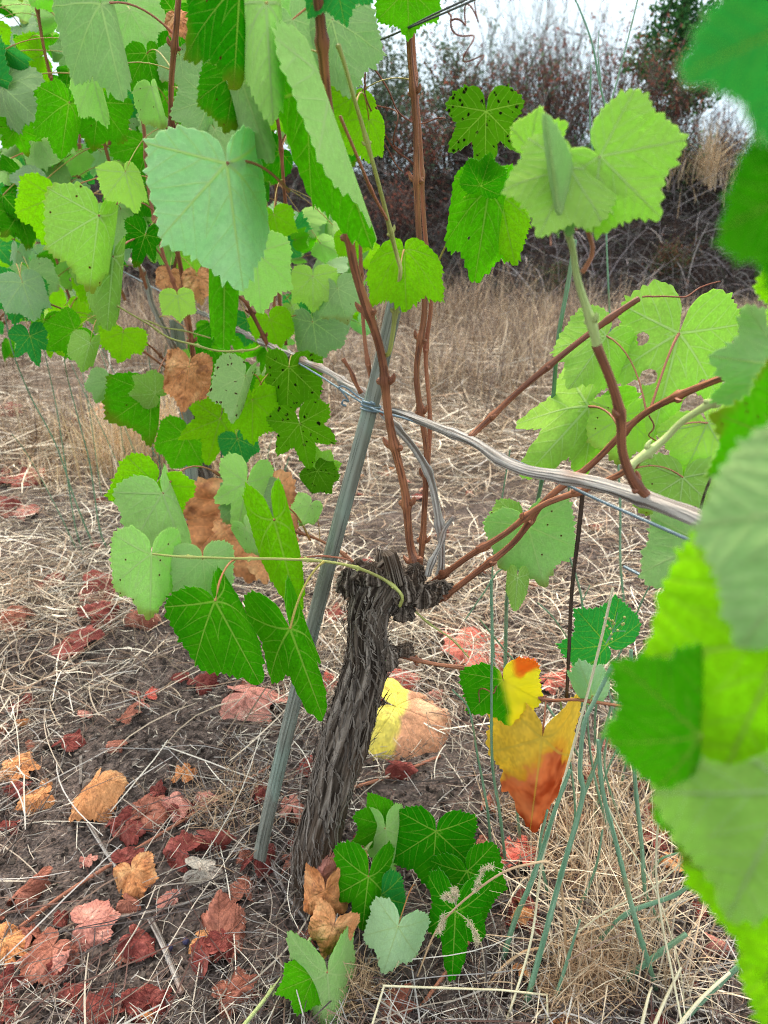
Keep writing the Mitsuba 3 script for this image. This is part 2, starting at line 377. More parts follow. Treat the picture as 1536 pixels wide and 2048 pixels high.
def arc(bend, soft, edge):
    """Table of (position, height) over the arc length for a half blade that turns by bend degrees near the midrib and curls by edge at the rim."""
    s = np.linspace(0, 1.4, 120)
    a = np.radians(bend) * (1 - np.exp(-s / soft)) + np.radians(edge) * s ** 2
    ds = s[1] - s[0]
    return s, np.r_[0, np.cumsum(np.cos(a[:-1]) * ds)], np.r_[0, np.cumsum(np.sin(a[:-1]) * ds)]

def leaf_mesh(shape='entire', seed=0, A=0, B=0, eA=10, eB=10, curl=10, crumple=.02, hi=True, two=True, holes=(), soft=.10, xs=(.9, .9)):
    """A blade in its frame (x across, y along the midrib, z towards the viewer), unit midrib length; flip = its underside is towards the viewer."""
    rng = np.random.default_rng(seed + 1000)
    per, rings, teeth = (5, 13, 46) if hi else (3, 6, 34)
    if holes: rings, per = 30, 7
    x, y = leaf_local(shape, rng, teeth, per, rings, hi)
    x = x * np.where(x > 0, xs[0], xs[1])
    z = np.zeros_like(x); X = np.zeros_like(x)
    for sgn, bend, e in ((1, A, eA), (-1, B, eB)):
        s, u, w = arc(bend, soft, e)
        m = (x * sgn >= 0)
        q = np.abs(x[m])
        X[m] = sgn * np.interp(q, s, u); z[m] -= np.interp(q, s, w)
    s = np.linspace(-1.2, 1.3, 160); a = np.radians(curl) * s * np.abs(s)
    ds = s[1] - s[0]
    cy, cz = np.cumsum(np.cos(a)) * ds, np.cumsum(np.sin(a)) * ds
    cy -= np.interp(0, s, cy); cz -= np.interp(0, s, cz)
    Y = np.interp(y, s, cy); z -= np.interp(y, s, cz)
    p = np.stack([x, y, 0 * x], -1)
    rad = np.hypot(x, y)
    z += crumple * 2 * (meshkit.fbm(p * 2.3 + seed * 3.7, 3, seed % 97) - .5) * (.3 + rad) * 2
    z += .6 * crumple * np.sin(np.arctan2(x, y) * 9 + seed) * rad ** 3
    if hi: z += .022 * (meshkit.fbm(p * 6.5 + seed * 1.3, 2, 31) - .5) * np.clip(rad * 3, 0, 1)
    if crumple > .08:
        z += crumple * .8 * (np.abs(meshkit.noise(p * 5 + seed, 5) - .5) - .2)
    v = np.stack([X, Y, z], -1).reshape(-1, 3)
    m = x.shape[1]; i, j = np.meshgrid(np.arange(rings), np.arange(m - 1), indexing='ij')
    a0 = (i * m + j).ravel(); f = np.vstack([np.stack([a0, a0 + m, a0 + m + 1], 1), np.stack([a0, a0 + m + 1, a0 + 1], 1)])
    f = f[np.linalg.norm(np.cross(v[f[:, 1]] - v[f[:, 0]], v[f[:, 2]] - v[f[:, 0]]), axis=1) > 1e-10]
    uv = np.stack([x, y], -1).reshape(-1, 2)
    if holes:
        c = uv[f].mean(1); keep = np.ones(len(f), bool)
        for hx, hy, hr in holes:
            dd = np.hypot(c[:, 0] - hx, c[:, 1] - hy) + .5 * hr * (meshkit.noise(np.c_[c * 14, 0 * c[:, :1]], 3) - .5)
            keep &= dd > hr
        f = f[keep]
    return v, f, uv

def blade(shape_kw, k, bsdf, frame, scale, origin, under, two=True):
    v, f, uv = leaf_mesh(**shape_kw)
    _, _, n = meshkit.arrays(trimesh.Trimesh(v, f, process=False), True)
    # faces are wound so that their normal may be +z or -z: find out
    fz = np.cross(v[f[:, 1]] - v[f[:, 0]], v[f[:, 2]] - v[f[:, 0]])[:, 2]
    flat = uv[f]; cr = (flat[:, 1, 0] - flat[:, 0, 0]) * (flat[:, 2, 1] - flat[:, 0, 1]) - (flat[:, 1, 1] - flat[:, 0, 1]) * (flat[:, 2, 0] - flat[:, 0, 0])
    if cr.sum() < 0: f = f[:, ::-1]; n = -n
    W = lambda q: origin + (q * scale) @ frame
    u = uv * np.array([-1.0 if under else 1.0, 1.0]) + np.array([8.0 * k, 0])
    if not two:
        return mikit.ply((W(v), f), bsdf, smooth=True, uv=u)
    h = .00022 / scale
    top, bot = v + n * h, v - n * h           # the sheet towards the viewer, and the one behind it
    st, sb = (8.0, 0.0) if under else (0.0, 8.0)
    vv = np.vstack([W(top), W(bot)])
    ff = np.vstack([f, f[:, ::-1] + len(v)])
    uu = np.vstack([u + [0, st], u + [0, sb]])
    return mikit.ply((vv, ff), bsdf, smooth=True, uv=uu)

CANES = {}   # vine -> list of (n,3) centre lines to hang leaves from
seedc = [0]
def leaf(vine, j, tip, Y, side='T', A=10, B=10, kind='green', shape='entire', dY=-.02, eA=None, eB=None, curl=None, hi=True, w=None, att=None, holes=(), crumple=.03, label=None, k=None, soft=.10, pet=True, petk='petiole'):
    seedc[0] += 1
    sd = seedc[0]
    rg = np.random.default_rng(sd + 500)
    eA = rg.uniform(4, 48) if eA is None else eA; eB = rg.uniform(4, 48) if eB is None else eB; curl = rg.uniform(4, 38) if curl is None else curl
    J, Tp = P(j[0], j[1], Y), P(tip[0], tip[1], Y + dY)
    m = Tp - J; sc = np.linalg.norm(m); m = m / sc
    view = CAM - J; view /= np.linalg.norm(view)
    a = np.cross(m, view); a /= np.linalg.norm(a)
    n = np.cross(a, m)
    frame = np.stack([a, m, n])
    xs = [.9, .9]
    if w is not None:   # half widths seen in the photo, in pixels: turn each half away by the angle that gives them
        AB = [A, B]; es = [min(eA, 18), min(eB, 18)]; full = {'entire': .74, 'wide': .80, 'lobed': .75, 'narrow': .58, 'autumn': .72}[shape]
        px = np.hypot(j[0] - tip[0], j[1] - tip[1])
        for h in (0, 1):
            if w[h] is None: continue
            want = w[h] / px
            best = min((abs(np.interp(full * .95, *arc(bb, soft, es[h])[:2]) - want), bb) for bb in range(0, 90, 2))
            AB[h] = best[1]
            xs[h] = float(np.clip(want / max(np.interp(full * .95, *arc(best[1], soft, es[h])[:2]), .05), .8, 1.3)) * .95
        (A, B), (eA, eB) = AB, es
    under = side == 'U'
    k = (sd * 7) % 40 if k is None else k
    key = part(vine, 'leaf', blade(dict(shape=shape, seed=sd, A=A, B=B, eA=eA, eB=eB, curl=curl, crumple=crumple, hi=hi, holes=holes, soft=soft, xs=xs), k, ('dry_' + kind[4:] if kind.startswith('dry_') else 'leaf_' + kind) + '_m', frame, sc, J, under, not kind.startswith('dry_')), label)
    if not pet: return key
    if att is None:
        best, bd = None, 9
        for c in CANES.get(vine, []):
            d = np.linalg.norm(c - J, axis=1) + .35 * np.clip(J[2] - c[:, 2] + .02, 0, 1)
            i = int(np.argmin(d))
            if d[i] < bd: bd, best = d[i], c[i]
        if best is None or bd > .22:
            best = J - m * .05 - n * .04
    else:
        best = P(*att) if len(att) == 3 else P(att[0], att[1], Y + .01)
    L = np.linalg.norm(best - J)
    mid = (best + J) / 2 + np.array([0, 0, .12 * L]) - m * .16 * L
    t = np.linspace(0, 1, 9)[:, None]
    c = best * (1 - t) ** 2 + 2 * mid * t * (1 - t) + J * t ** 2
    r = np.interp(np.linspace(0, 1, 9), [0, .1, .5, 1], [1.45, 1.05, .95, 1.25]) * .00125 * np.clip(sc / .1, .55, 1.2)
    part(key, 'petiole', tube(c, r, 'cane_' + petk + '_m', 6))
    return key

def cane(vine, name, pts, r0, r1, kind='red', nodes=.075, sides=10, knob=.5, label=None, hang=True, per=8):
    """pts: (px, py, Y); radii in mm."""
    c = catmull([P(*p) for p in pts], per)
    s = np.r_[0, np.cumsum(np.linalg.norm(np.diff(c, axis=0), axis=1))]
    n = max(8, int(s[-1] / .006)); si = np.linspace(0, s[-1], n)
    c = np.stack([np.interp(si, s, c[:, q]) for q in range(3)], 1)
    r = np.interp(si, [0, s[-1]], [r0, r1]) / 1000 * (.88 if kind in ('grey', 'dark') else .80)
    if nodes:
        ph = (si + r0 * .01) / nodes
        d = np.abs(ph - np.round(ph)) * nodes
        r = r * (1 + knob * np.exp(-(d / .006) ** 2) + .1 * np.exp(-(d / .02) ** 2))
        w = .0022 * np.sin(np.pi * ph) * np.sin(np.pi * si / s[-1])
        c = c + np.stack([w, 0 * w, 0 * w], 1) * min(1, r0 / 5)
    rip = None
    if kind in ('grey', 'dark'):
        sd = len(scene)
        rip = lambda th, s_: 1 + .22 * (meshkit.fbm(np.stack([np.cos(th) * 2.2, np.sin(th) * 2.2, s_ * 22 + sd], -1), 3, 2) - .5) * 2
    if hang: CANES.setdefault(vine, []).append(c[::2])
    ms = [sweep(c, r, sides if r0 > 2 else 6, True, rip)]
    if nodes and kind in ('red', 'pink', 'green', 'pale') and r0 > 2.4:   # buds and leaf scars at the nodes
        t, N, B = frames(c)
        for q in range(1, int(s[-1] / nodes) + 1):
            i = int(np.argmin(np.abs(ph - q)))
            if not 2 < i < n - 3: continue
            e = (N[i] * math.cos(q * 3.14 + len(c)) + B[i] * math.sin(q * 3.14 + len(c)))
            b = c[i] + e * r[i] * .75
            ms.append(sweep(np.array([b, b + e * r[i] * .55 + t[i] * r[i] * .35, b + e * r[i] * .85 + t[i] * r[i] * 1.0, b + e * r[i] * .9 + t[i] * r[i] * 1.5]), r[i] * np.array([.62, .5, .32, .08]), 7))
            b2 = c[i] - e * r[i] * .7 - t[i] * r[i] * .3
            ms.append(sweep(np.array([b2, b2 - e * r[i] * .5, b2 - e * r[i] * .75]), r[i] * np.array([.6, .5, .2]), 7))
    m, uv = join(ms)
    return part(vine, name, mikit.ply(m, 'cane_' + kind + '_m', smooth=True, uv=uv), label)

def curly(vine, start, d, length, turns, rad, r=.0008, seed=0, name='tendril'):
    rng = np.random.default_rng(seed)
    d = np.asarray(d, float); d /= np.linalg.norm(d)
    x = np.cross(d, [.3, .5, .8]); x /= np.linalg.norm(x); y = np.cross(d, x)
    t = np.linspace(0, 1, 60)
    a = turns * 2 * np.pi * t ** 1.6
    R = rad * np.clip(t * 1.8, 0, 1)
    c = start + d * (length * t)[:, None] + R[:, None] * (np.cos(a)[:, None] * x + np.sin(a)[:, None] * y) - R[0] * x
    c += .012 * length * 8 * (np.stack([meshkit.noise(np.c_[t * 4 + seed, t * 0, t * 0], q) for q in range(3)], 1) - .5)
    part(vine, name, tube(c, r * np.linspace(1.2, .7, 60), 'tendril_m', 5))

# ================================================================ THE SETTING
def graded(lo, hi, fine_lo, fine_hi, step, grow=1.12):
    a = list(np.arange(fine_lo, fine_hi + step / 2, step))
    s = step
    while a[-1] < hi: s *= grow; a.append(a[-1] + s)
    s = step
    while a[0] > lo: s *= grow; a.insert(0, a[0] - s)
    return np.array(a)

def sheet(xs, ys, fz):
    X, Y = np.meshgrid(xs, ys)
    v = np.stack([X, Y, fz(X, Y)], -1).reshape(-1, 3)
    m = len(xs); i, j = np.meshgrid(np.arange(len(ys) - 1), np.arange(m - 1), indexing='ij')
    a = (i * m + j).ravel()
    return v, np.vstack([np.stack([a, a + 1, a + m + 1], 1), np.stack([a, a + m + 1, a + m], 1)])

def soil_h(x, y):
    p = np.stack([x, y, 0 * x], -1)
    near = np.clip((5 - np.hypot(x, y)) / 2, 0, 1)
    return H(x, y) + near * (.010 * (meshkit.noise(p * 28, 2) - .5) + .006 * (meshkit.noise(p * 60, 4) - .5))
structure('ground', mikit.ply(sheet(graded(-300, 300, -1.6, 1.2, .012), graded(-60, 400, .35, 2.6, .012), soil_h), 'soil_m', smooth=True), 'dark crumbly vineyard soil under dead straw and fallen leaves')

def bank_h(x, y):
    p = np.stack([x, y, 0 * x], -1)
    t = np.clip((y - 8.6 + 1.2 * (meshkit.fbm(p * .35, 2, 8) - .5)) / 3.4, 0, 1)
    t = t * t * (3 - 2 * t)
    top = 1.35 + .25 * np.sin(x * .35) + .55 * np.clip((1.0 - x) / 4, 0, 1.2)
    return -.3 + t * (top + .3) + t * .5 * (meshkit.fbm(p * .9, 4, 12) - .5)
structure('bank', mikit.ply(sheet(graded(-60, 60, -9, 9, .14), graded(7.6, 60, 8.0, 13, .12), bank_h), 'bank_m', smooth=True), 'dark overgrown earth bank rising behind the vineyard')

# ---------------------------------------------------------------- gravel
rng = np.random.default_rng(5)
ico = trimesh.creation.icosphere(0)
def stones():
    n = 17000
    y = rng.uniform(.55, 2.2, n); x = rng.uniform(-.62, .62, n) * (y + .25)
    r = .0011 + .0050 * rng.random(n) ** 3.6
    r = np.where(rng.random(n) < .02, r * 1.9 + .003, r)
    base = ico.vertices
    v = base[None] * (r[:, None, None] * (1 + .55 * rng.uniform(-1, 1, (n, len(base), 1)))) * rng.uniform(.55, 1.25, (n, 1, 3))
    v = v + np.stack([x, y, soil_h(x, y) + r * .35], 1)[:, None]
    f = (ico.faces[None] + (np.arange(n) * len(base))[:, None, None]).reshape(-1, 3)
    g = rng.random((n, 1)); col = np.array([.035, .028, .025]) * (1 - g) + np.array([.23, .195, .17]) * g ** 1.6
    return (v.reshape(-1, 3), f), np.repeat(col, len(base), 0)
m, c = stones()
stuff('gravel', mikit.ply(m, 'stone_m', smooth=False, color=c), 'small clods and stone chips on the dark bare soil', 'gravel')

# ---------------------------------------------------------------- straw litter
STRAW = np.array([[.44, .37, .30], [.72, .64, .53], [.22, .18, .165], [.12, .10, .097], [.90, .84, .72], [.30, .20, .155], [.56, .53, .50], [.17, .095, .08], [.10, .08, .075]])
def bare(x, y):
    """1 where the soil lies open."""
    b = np.zeros_like(x)
    for px, py, rx, ry in ((300, 1500, .20, .22), (420, 1340, .16, .16), (200, 1750, .22, .14), (330, 1900, .16, .10), (820, 1600, .10, .10), (90, 1830, .12, .10), (700, 1960, .14, .07)):
        g = gnd(px, py); b = np.maximum(b, np.clip(1.5 - np.hypot((x - g[0]) / rx, (y - g[1]) / ry), 0, 1))
    return b
def litter(n, ylo, yhi, lmin, lmax, w, segs, rise, seed, gold=0.0, tubes=False, keep=.9):
    rng = np.random.default_rng(seed)
    y = ylo + (yhi - ylo) * rng.random(n) ** 1.25; x = rng.uniform(-.62, .66, n) * (y + .35)
    ok = rng.random(n) > keep * bare(x, y)
    cl = meshkit.fbm(np.stack([x * 3, y * 3, 0 * x], -1), 2, 4)
    ok &= rng.random(n) < np.clip(.25 + 1.7 * (cl - .2), .15, 1)
    x, y = x[ok], y[ok]; n = len(x)
    L = lmin + (lmax - lmin) * rng.random(n) ** 2
    a = rng.uniform(0, 2 * np.pi, n); da = rng.normal(0, .7, n)
    t = np.linspace(-.5, .5, segs)
    ang = a[:, None] + da[:, None] * t[None] + (rng.random((n, 1)) < .18) * (t[None] > 0) * rng.normal(0, 1, (n, 1))
    st = L[:, None] / (segs - 1)
    X = x[:, None] + np.cumsum(np.cos(ang) * st, 1); Y = y[:, None] + np.cumsum(np.sin(ang) * st, 1)
    tilt = rng.normal(0, .22, n)
    Z = H(X, Y) + .006 + rng.random((n, 1)) * rise + np.abs(tilt[:, None]) * L[:, None] * (t[None] * np.sign(tilt[:, None]) + .5) * .8 + .15 * L[:, None] * (.25 - t[None] ** 2) * rng.random((n, 1))
    pts = np.stack([X, Y, Z], -1)
    ci = rng.integers(0, len(STRAW), n)
    col = STRAW[ci] * rng.uniform(.75, 1.2, (n, 1))
    # warmer and paler in the middle of the field, greyer near the camera
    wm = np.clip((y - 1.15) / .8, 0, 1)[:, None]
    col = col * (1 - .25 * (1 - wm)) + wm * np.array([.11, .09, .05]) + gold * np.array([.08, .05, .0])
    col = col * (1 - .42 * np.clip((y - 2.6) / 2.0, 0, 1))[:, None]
    ww = w * rng.uniform(.6, 1.5, (n, 1)) * np.ones((1, segs)) * (1 - .4 * np.abs(t * 2)[None] ** 3)
    if tubes: return strands3(pts, ww, col)
    si = rng.normal(0, 1, (n, 3)) * [1, 1, .6]; si /= np.linalg.norm(si, axis=1, keepdims=True)
    return ribbons(pts, ww, si, col)
def merge(*mc):
    vs, fs, cs, o = [], [], [], 0
    for (v, f), c in mc:
        vs.append(v); fs.append(f + o); cs.append(c); o += len(v)
    return (np.vstack(vs), np.vstack(fs)), np.vstack(cs)
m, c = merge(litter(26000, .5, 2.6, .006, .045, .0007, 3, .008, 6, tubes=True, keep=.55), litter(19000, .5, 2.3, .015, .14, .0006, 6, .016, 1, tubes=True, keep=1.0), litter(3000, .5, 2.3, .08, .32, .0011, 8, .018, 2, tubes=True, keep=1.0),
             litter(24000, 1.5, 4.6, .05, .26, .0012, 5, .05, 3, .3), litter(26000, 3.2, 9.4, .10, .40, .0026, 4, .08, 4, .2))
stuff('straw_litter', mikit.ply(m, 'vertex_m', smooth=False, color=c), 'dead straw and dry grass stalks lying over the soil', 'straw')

def tufts(centres, seed, cols, w=.0016, bend=.5):
    """Standing dead grass: centres (x, y, radius, height, number)."""
    rng = np.random.default_rng(seed); out = []
    for cx, cy, rad, h, n in centres:
        n = int(n)
        q = rng.normal(0, rad * .55, (n, 2)); x, y = cx + q[:, 0], cy + q[:, 1]
        hh = h * rng.uniform(.45, 1.1, n)
        a = rng.uniform(0, 2 * np.pi, n); lean = np.abs(rng.normal(0, bend, n))
        t = np.linspace(0, 1, 5)
        off = hh[:, None] * lean[:, None] * t[None] ** 1.8
        z0 = np.where(cy > 8.2, np.maximum(H(x, y), bank_h(x, y)), H(x, y))
        pts = np.stack([x[:, None] + off * np.cos(a)[:, None], y[:, None] + off * np.sin(a)[:, None], z0[:, None] - .01 + hh[:, None] * t[None] * (1 - .3 * lean[:, None] * t[None])], -1)
        col = cols[rng.integers(0, len(cols), n)] * rng.uniform(.7, 1.2, (n, 1))
        si = np.stack([np.cos(a + 1.57 + rng.normal(0, .8, n)), np.sin(a + 1.57), 0 * a], 1)
        out.append(ribbons(pts, w * rng.uniform(.6, 1.4, (n, 1)) * (1 - .75 * t[None] ** 2), si, col))
    return merge(*out)
rng = np.random.default_rng(21)
GOLD = np.array([[.66, .50, .29], [.76, .61, .40], [.54, .38, .23], [.68, .57, .42]])
GREY = np.array([[.22, .165, .13], [.40, .31, .22], [.14, .105, .09], [.52, .42, .30], [.30, .21, .145], [.46, .35, .22]])
def spot(px, py): g = gnd(px, py); return g[0], g[1]
cs = []
for px, py, r, h, n in ((290, 950, .16, .42, 520), (230, 930, .14, .30, 240), (340, 930, .10, .40, 260), (450, 960, .16, .30, 240), (160, 900, .18, .22, 180), (110, 960, .14, .16, 120)):
    cs.append((*spot(px, py), r, h, n))
m1 = tufts(cs, 31, GOLD, .0017, .35)
cs = [(*spot(px, py), .05, h, n) for px, py, h, n in ((1180, 1900, .16, 90), (1260, 1960, .18, 90), (1120, 1960, .12, 70), (1300, 1850, .2, 70), (1210, 1780, .2, 90), (1140, 1700, .16, 70), (1260, 1680, .2, 80), (1060, 1800, .12, 50), (1340, 1980, .16, 60), (1200, 1600, .18, 60), (1120, 1560, .14, 40), (1290, 1560, .2, 60))]
m0 = tufts(cs, 33, np.array([[.62, .52, .38], [.74, .64, .48], [.46, .34, .22], [.56, .42, .28]]), .0011, .8)
m1 = merge(m1, m0)
cs = [(x, y, .25, rng.uniform(.10, .30) * (1 + (rng.random() < .3)), 70) for x, y in zip(rng.uniform(-3.8, 4.4, 330), 3.2 + 5.2 * rng.random(330) ** .8)]
cs += [(x, 7.9 + rng.normal(0, .4), .3, rng.uniform(.35, .75), 100) for x in np.linspace(-4.5, 1.3, 30)]
cs += [(x, 8.7 + rng.normal(0, .3), .3, rng.uniform(.2, .45), 14) for x in np.linspace(1.3, 5.4, 14)]
m2 = tufts(cs, 32, GREY, .0028, .45)
m, c = merge(m1, m2)
stuff('dry_grass', mikit.ply(m, 'vertex_m', smooth=False, color=c), 'standing dead grass across the field behind the vines', 'grass')

# ---------------------------------------------------------------- the bank: dead brush, shrubs and trees
rng = np.random.default_rng(41)
def brush(n, xlo, xhi, ylo, yhi, L, w, col, up, seed):
    rng = np.random.default_rng(seed)
    x, y = rng.uniform(xlo, xhi, n), rng.uniform(ylo, yhi, n)
    a = rng.uniform(0, 2 * np.pi, n); el = np.arcsin(np.clip(rng.normal(up, .35, n), -.2, 1))
    ll = L * rng.uniform(.35, 1.2, n)
    t = np.linspace(0, 1, 5)
    bend = rng.normal(0, .5, (n, 1)); aa = a[:, None] + bend * t[None] * 1.5; ee = el[:, None] - np.abs(rng.normal(0, .7, (n, 1))) * t[None] ** 1.5
    st = ll[:, None] / 4
    pts = np.stack([x[:, None] + np.cumsum(np.cos(ee) * np.cos(aa) * st, 1), y[:, None] + np.cumsum(np.cos(ee) * np.sin(aa) * st, 1), (bank_h(x, y) + rng.uniform(-.02, .2, n))[:, None] + np.cumsum(np.sin(ee) * st, 1)], -1)
    cc = np.array(col)[rng.integers(0, len(col), n)] * rng.uniform(.6, 1.3, (n, 1))
    return strands3(pts, w * rng.uniform(.5, 1.4, (n, 1)) * (1 - .6 * t[None]), cc)
BR = [[.045, .040, .040], [.10, .09, .085], [.022, .020, .022], [.21, .20, .19], [.075, .045, .035], [.06, .07, .045]]
m, c = merge(brush(15000, -5, 6.5, 8.9, 12.4, .55, .006, BR, .35, 1), brush(700, 1.5, 6, 8.9, 11.5, .8, .006, [[.34, .31, .30], [.26, .23, .24]], .4, 2))
stuff('dead_brush', mikit.ply(m, 'vertex_m', smooth=False, color=c), 'tangled dark dead brush covering the bank', 'brush')

def leafcloud(cen, n, size, col, seed, squash=1.0):
    """n small leaf faces round the points cen (m,3)."""
    rng = np.random.default_rng(seed)
    c = cen[rng.integers(0, len(cen), n)] + rng.normal(0, size * 1.1, (n, 3))
    a = rng.normal(0, 1, (n, 3)); a /= np.linalg.norm(a, axis=1, keepdims=True)
    b = np.cross(a, rng.normal(0, 1, (n, 3))); b /= np.linalg.norm(b, axis=1, keepdims=True)
    s = size * rng.uniform(.5, 1.3, (n, 1))
    v = np.stack([c - a * s, c + b * s * .42, c + a * s, c - b * s * .42], 1).reshape(-1, 3)
    k = np.arange(n) * 4
    f = np.vstack([np.stack([k, k + 1, k + 2], 1), np.stack([k, k + 2, k + 3], 1)])
    cc = np.array(col)[rng.integers(0, len(col), n)] * rng.uniform(.6, 1.35, (n, 1))
    return (v, f), np.repeat(cc, 4, 0)

def shrub(name, label, cat, group, px, Y, height, spread, n, stemcol, leafcol, nleaf, lsize, w=.008, up=.9, seed=0, fine=5, zoff=0.0):
    rng = np.random.default_rng(seed)
    g = P(px, 500, Y); bx, by = g[0], Y
    bz = float(bank_h(np.array([bx]), np.array([by]))[0]) - .05 if by > 8 else float(H(bx, by)) - .05
    key = thing(name, label, cat, group)
    def grow(base, dirs, L, segs, wob):
        m = len(base); t = np.linspace(0, 1, segs)
        w1 = rng.normal(0, wob, (m, 1, 3)) * (t[None, :, None] ** 2) + rng.normal(0, wob * .35, (m, segs, 3)) * t[None, :, None]
        return base[:, None] + (dirs[:, None] * t[None, :, None] + w1) * L[:, None, None]
    a = rng.uniform(0, 2 * np.pi, n); sp = np.abs(rng.normal(0, spread, n))
    d = np.stack([np.cos(a) * sp, np.sin(a) * sp, np.ones(n)], 1)
    L = height * rng.uniform(.55, 1.0, n) / np.sqrt(1 + sp ** 2) ** .5
    base = np.stack([bx + rng.normal(0, .12 * height * .5, n), by + rng.normal(0, .12 * height * .5, n), np.full(n, bz)], 1)
    main = grow(base, d, L, 6, .10)
    t = np.linspace(0, 1, 6)
    sc = np.array(stemcol)
    parts = [strands3(main, w * rng.uniform(.6, 1.4, (n, 1)) * (1 - .75 * t[None]), sc[rng.integers(0, len(sc), n)] * rng.uniform(.7, 1.2, (n, 1)))]
    q = n * fine
    i = rng.integers(0, n, q); s = rng.integers(2, 6, q)
    b2 = main[i, s - 1] + (main[i, s] - main[i, s - 1]) * rng.random((q, 1))
    tan = main[i, s] - main[i, s - 1]; tan /= np.linalg.norm(tan, axis=1, keepdims=True)
    d2 = tan * up + rng.normal(0, .42, (q, 3)); d2 /= np.linalg.norm(d2, axis=1, keepdims=True)
    tw = grow(b2, d2, height * .26 * rng.uniform(.3, 1.1, q), 4, .12)
    t4 = np.linspace(0, 1, 4)
    parts.append(strands3(tw, w * .45 * rng.uniform(.6, 1.3, (q, 1)) * (1 - .6 * t4[None]), sc[rng.integers(0, len(sc), q)] * rng.uniform(.7, 1.2, (q, 1))))
    m, c = merge(*parts)
    part(key, 'stems', mikit.ply(m, 'vertex_m', smooth=False, color=c)); labels[key + '__stems'] = {'kind': 'stuff'}
    if nleaf:
        cen = np.vstack([tw[:, 1:].reshape(-1, 3), main[:, 4:].reshape(-1, 3)])
        m, c = leafcloud(cen, nleaf, lsize, leafcol, seed + 5)
        part(key, 'foliage', mikit.ply(m, 'foliage_m', smooth=False, color=c)); labels[key + '__foliage'] = {'kind': 'stuff'}
    return key
BROOM = [[.10, .085, .07], [.15, .12, .09], [.07, .06, .055], [.12, .13, .07]]
RUST = [[.22, .075, .055], [.28, .10, .07], [.13, .05, .04], [.24, .13, .09]]
OLIVE = [[.09, .15, .09], [.14, .20, .13], [.07, .11, .07], [.20, .24, .17]]
LEAFY = [[.035, .13, .035], [.06, .18, .05], [.03, .10, .04], [.10, .24, .07]]
DARKST = [[.10, .07, .06], [.16, .12, .10], [.07, .05, .045]]
shrub('broom_shrub', 'tall bare twiggy broom bush against the sky, straight above the dark spotted leaf', 'shrub', None, 1010, 12.4, 2.5, .22, 70, BROOM, OLIVE, 300, .02, .008, 1.0, 101, 7)
shrub('broom_shrub', 'wide bare twiggy broom bush fanning out against the sky, right of the other broom', 'shrub', None, 1110, 12.9, 2.5, .32, 80, BROOM, OLIVE, 200, .02, .008, 1.0, 102, 7)
shrub('olive_bush', 'grey green feathery bush behind the tendril knot on the upper wire', 'shrub', None, 770, 12.0, 1.9, .5, 60, BROOM, OLIVE, 5200, .035, .009, .7, 103, 7)
shrub('olive_bush', 'grey green bush showing between the twin red canes and the bare broom', 'shrub', None, 905, 12.6, 2.0, .42, 50, BROOM, OLIVE, 4200, .035, .009, .8, 104, 6)
for px, Y, h, sd, lab in ((850, 11.2, 1.15, 105, 'low rust brown bush behind the twin red canes'), (1000, 11.5, 1.35, 106, 'rust brown dry bush at the foot of the tall bare broom'), (1095, 11.9, 1.45, 107, 'rust brown dry bush with sky gaps, right of the spotted leaf'),
                      (1215, 11.8, 1.55, 108, 'rust brown dry bush below the open sky, behind the thin forked weed'), (930, 12.1, 1.5, 109, 'dark rust brown bush filling the gap beside the canes'), (1300, 12.2, 1.3, 110, 'rust brown dry bush under the young green tree')):
    shrub('rust_bush', lab, 'shrub', None, px, Y, h * 1.22, .42, 60, DARKST, RUST + OLIVE[:2], 2000, .030, .009, .6, sd, 7)
shrub('scrub_bush', 'dark bare twiggy bush at the far right of the bank', 'shrub', None, 1400, 11.3, 1.25, .45, 90, DARKST, RUST, 500, .026, .008, .7, 111, 9)
shrub('scrub_bush', 'dark bare twiggy bush under the straw coloured grass tussock', 'shrub', None, 1330, 11.0, 1.0, .5, 80, DARKST, LEAFY, 900, .026, .008, .7, 112, 8)
shrub('scrub_bush', 'dark twiggy bush with a few green leaves low behind the backlit leaf pair', 'shrub', None, 1180, 10.8, .9, .5, 70, DARKST, LEAFY, 1400, .03, .008, .7, 113, 7)
shrub('scrub_bush', 'dark bare bush on the bank straight behind the twin red canes', 'shrub', None, 800, 10.4, .9, .5, 80, DARKST, RUST, 900, .026, .008, .7, 114, 8)
shrub('heather', 'reddish green low heather on the bank below the tussock', 'shrub', None, 1345, 9.7, .55, .5, 60, [[.16, .09, .06], [.12, .12, .06]], [[.10, .14, .06], [.20, .09, .06]], 2600, .018, .005, .8, 115, 6)
shrub('heather', 'low green heather at the foot of the bank right of the dry grass', 'shrub', None, 1120, 9.5, .45, .55, 50, [[.16, .09, .06], [.12, .12, .06]], [[.08, .13, .06], [.14, .09, .06]], 1800, .018, .005, .8, 116, 6)
# tussock of tall straw coloured grass on the bank
g = P(1420, 300, 10.6)
m, c = tufts([(g[0], 10.6, .12, .8, 190), (g[0] - .5, 10.5, .3, .55, 70), (g[0] + .3, 10.7, .3, .6, 70)], 61, GOLD * .8, .0035, 1.05)
c = c * 1.0
m = (m[0] + np.array([0, 0, .55]), m[1])
key = single('grass_tussock', mikit.ply(m, 'vertex_m', smooth=False, color=c), 'straw coloured tussock of tall dry grass overhanging the bank at right', 'grass')

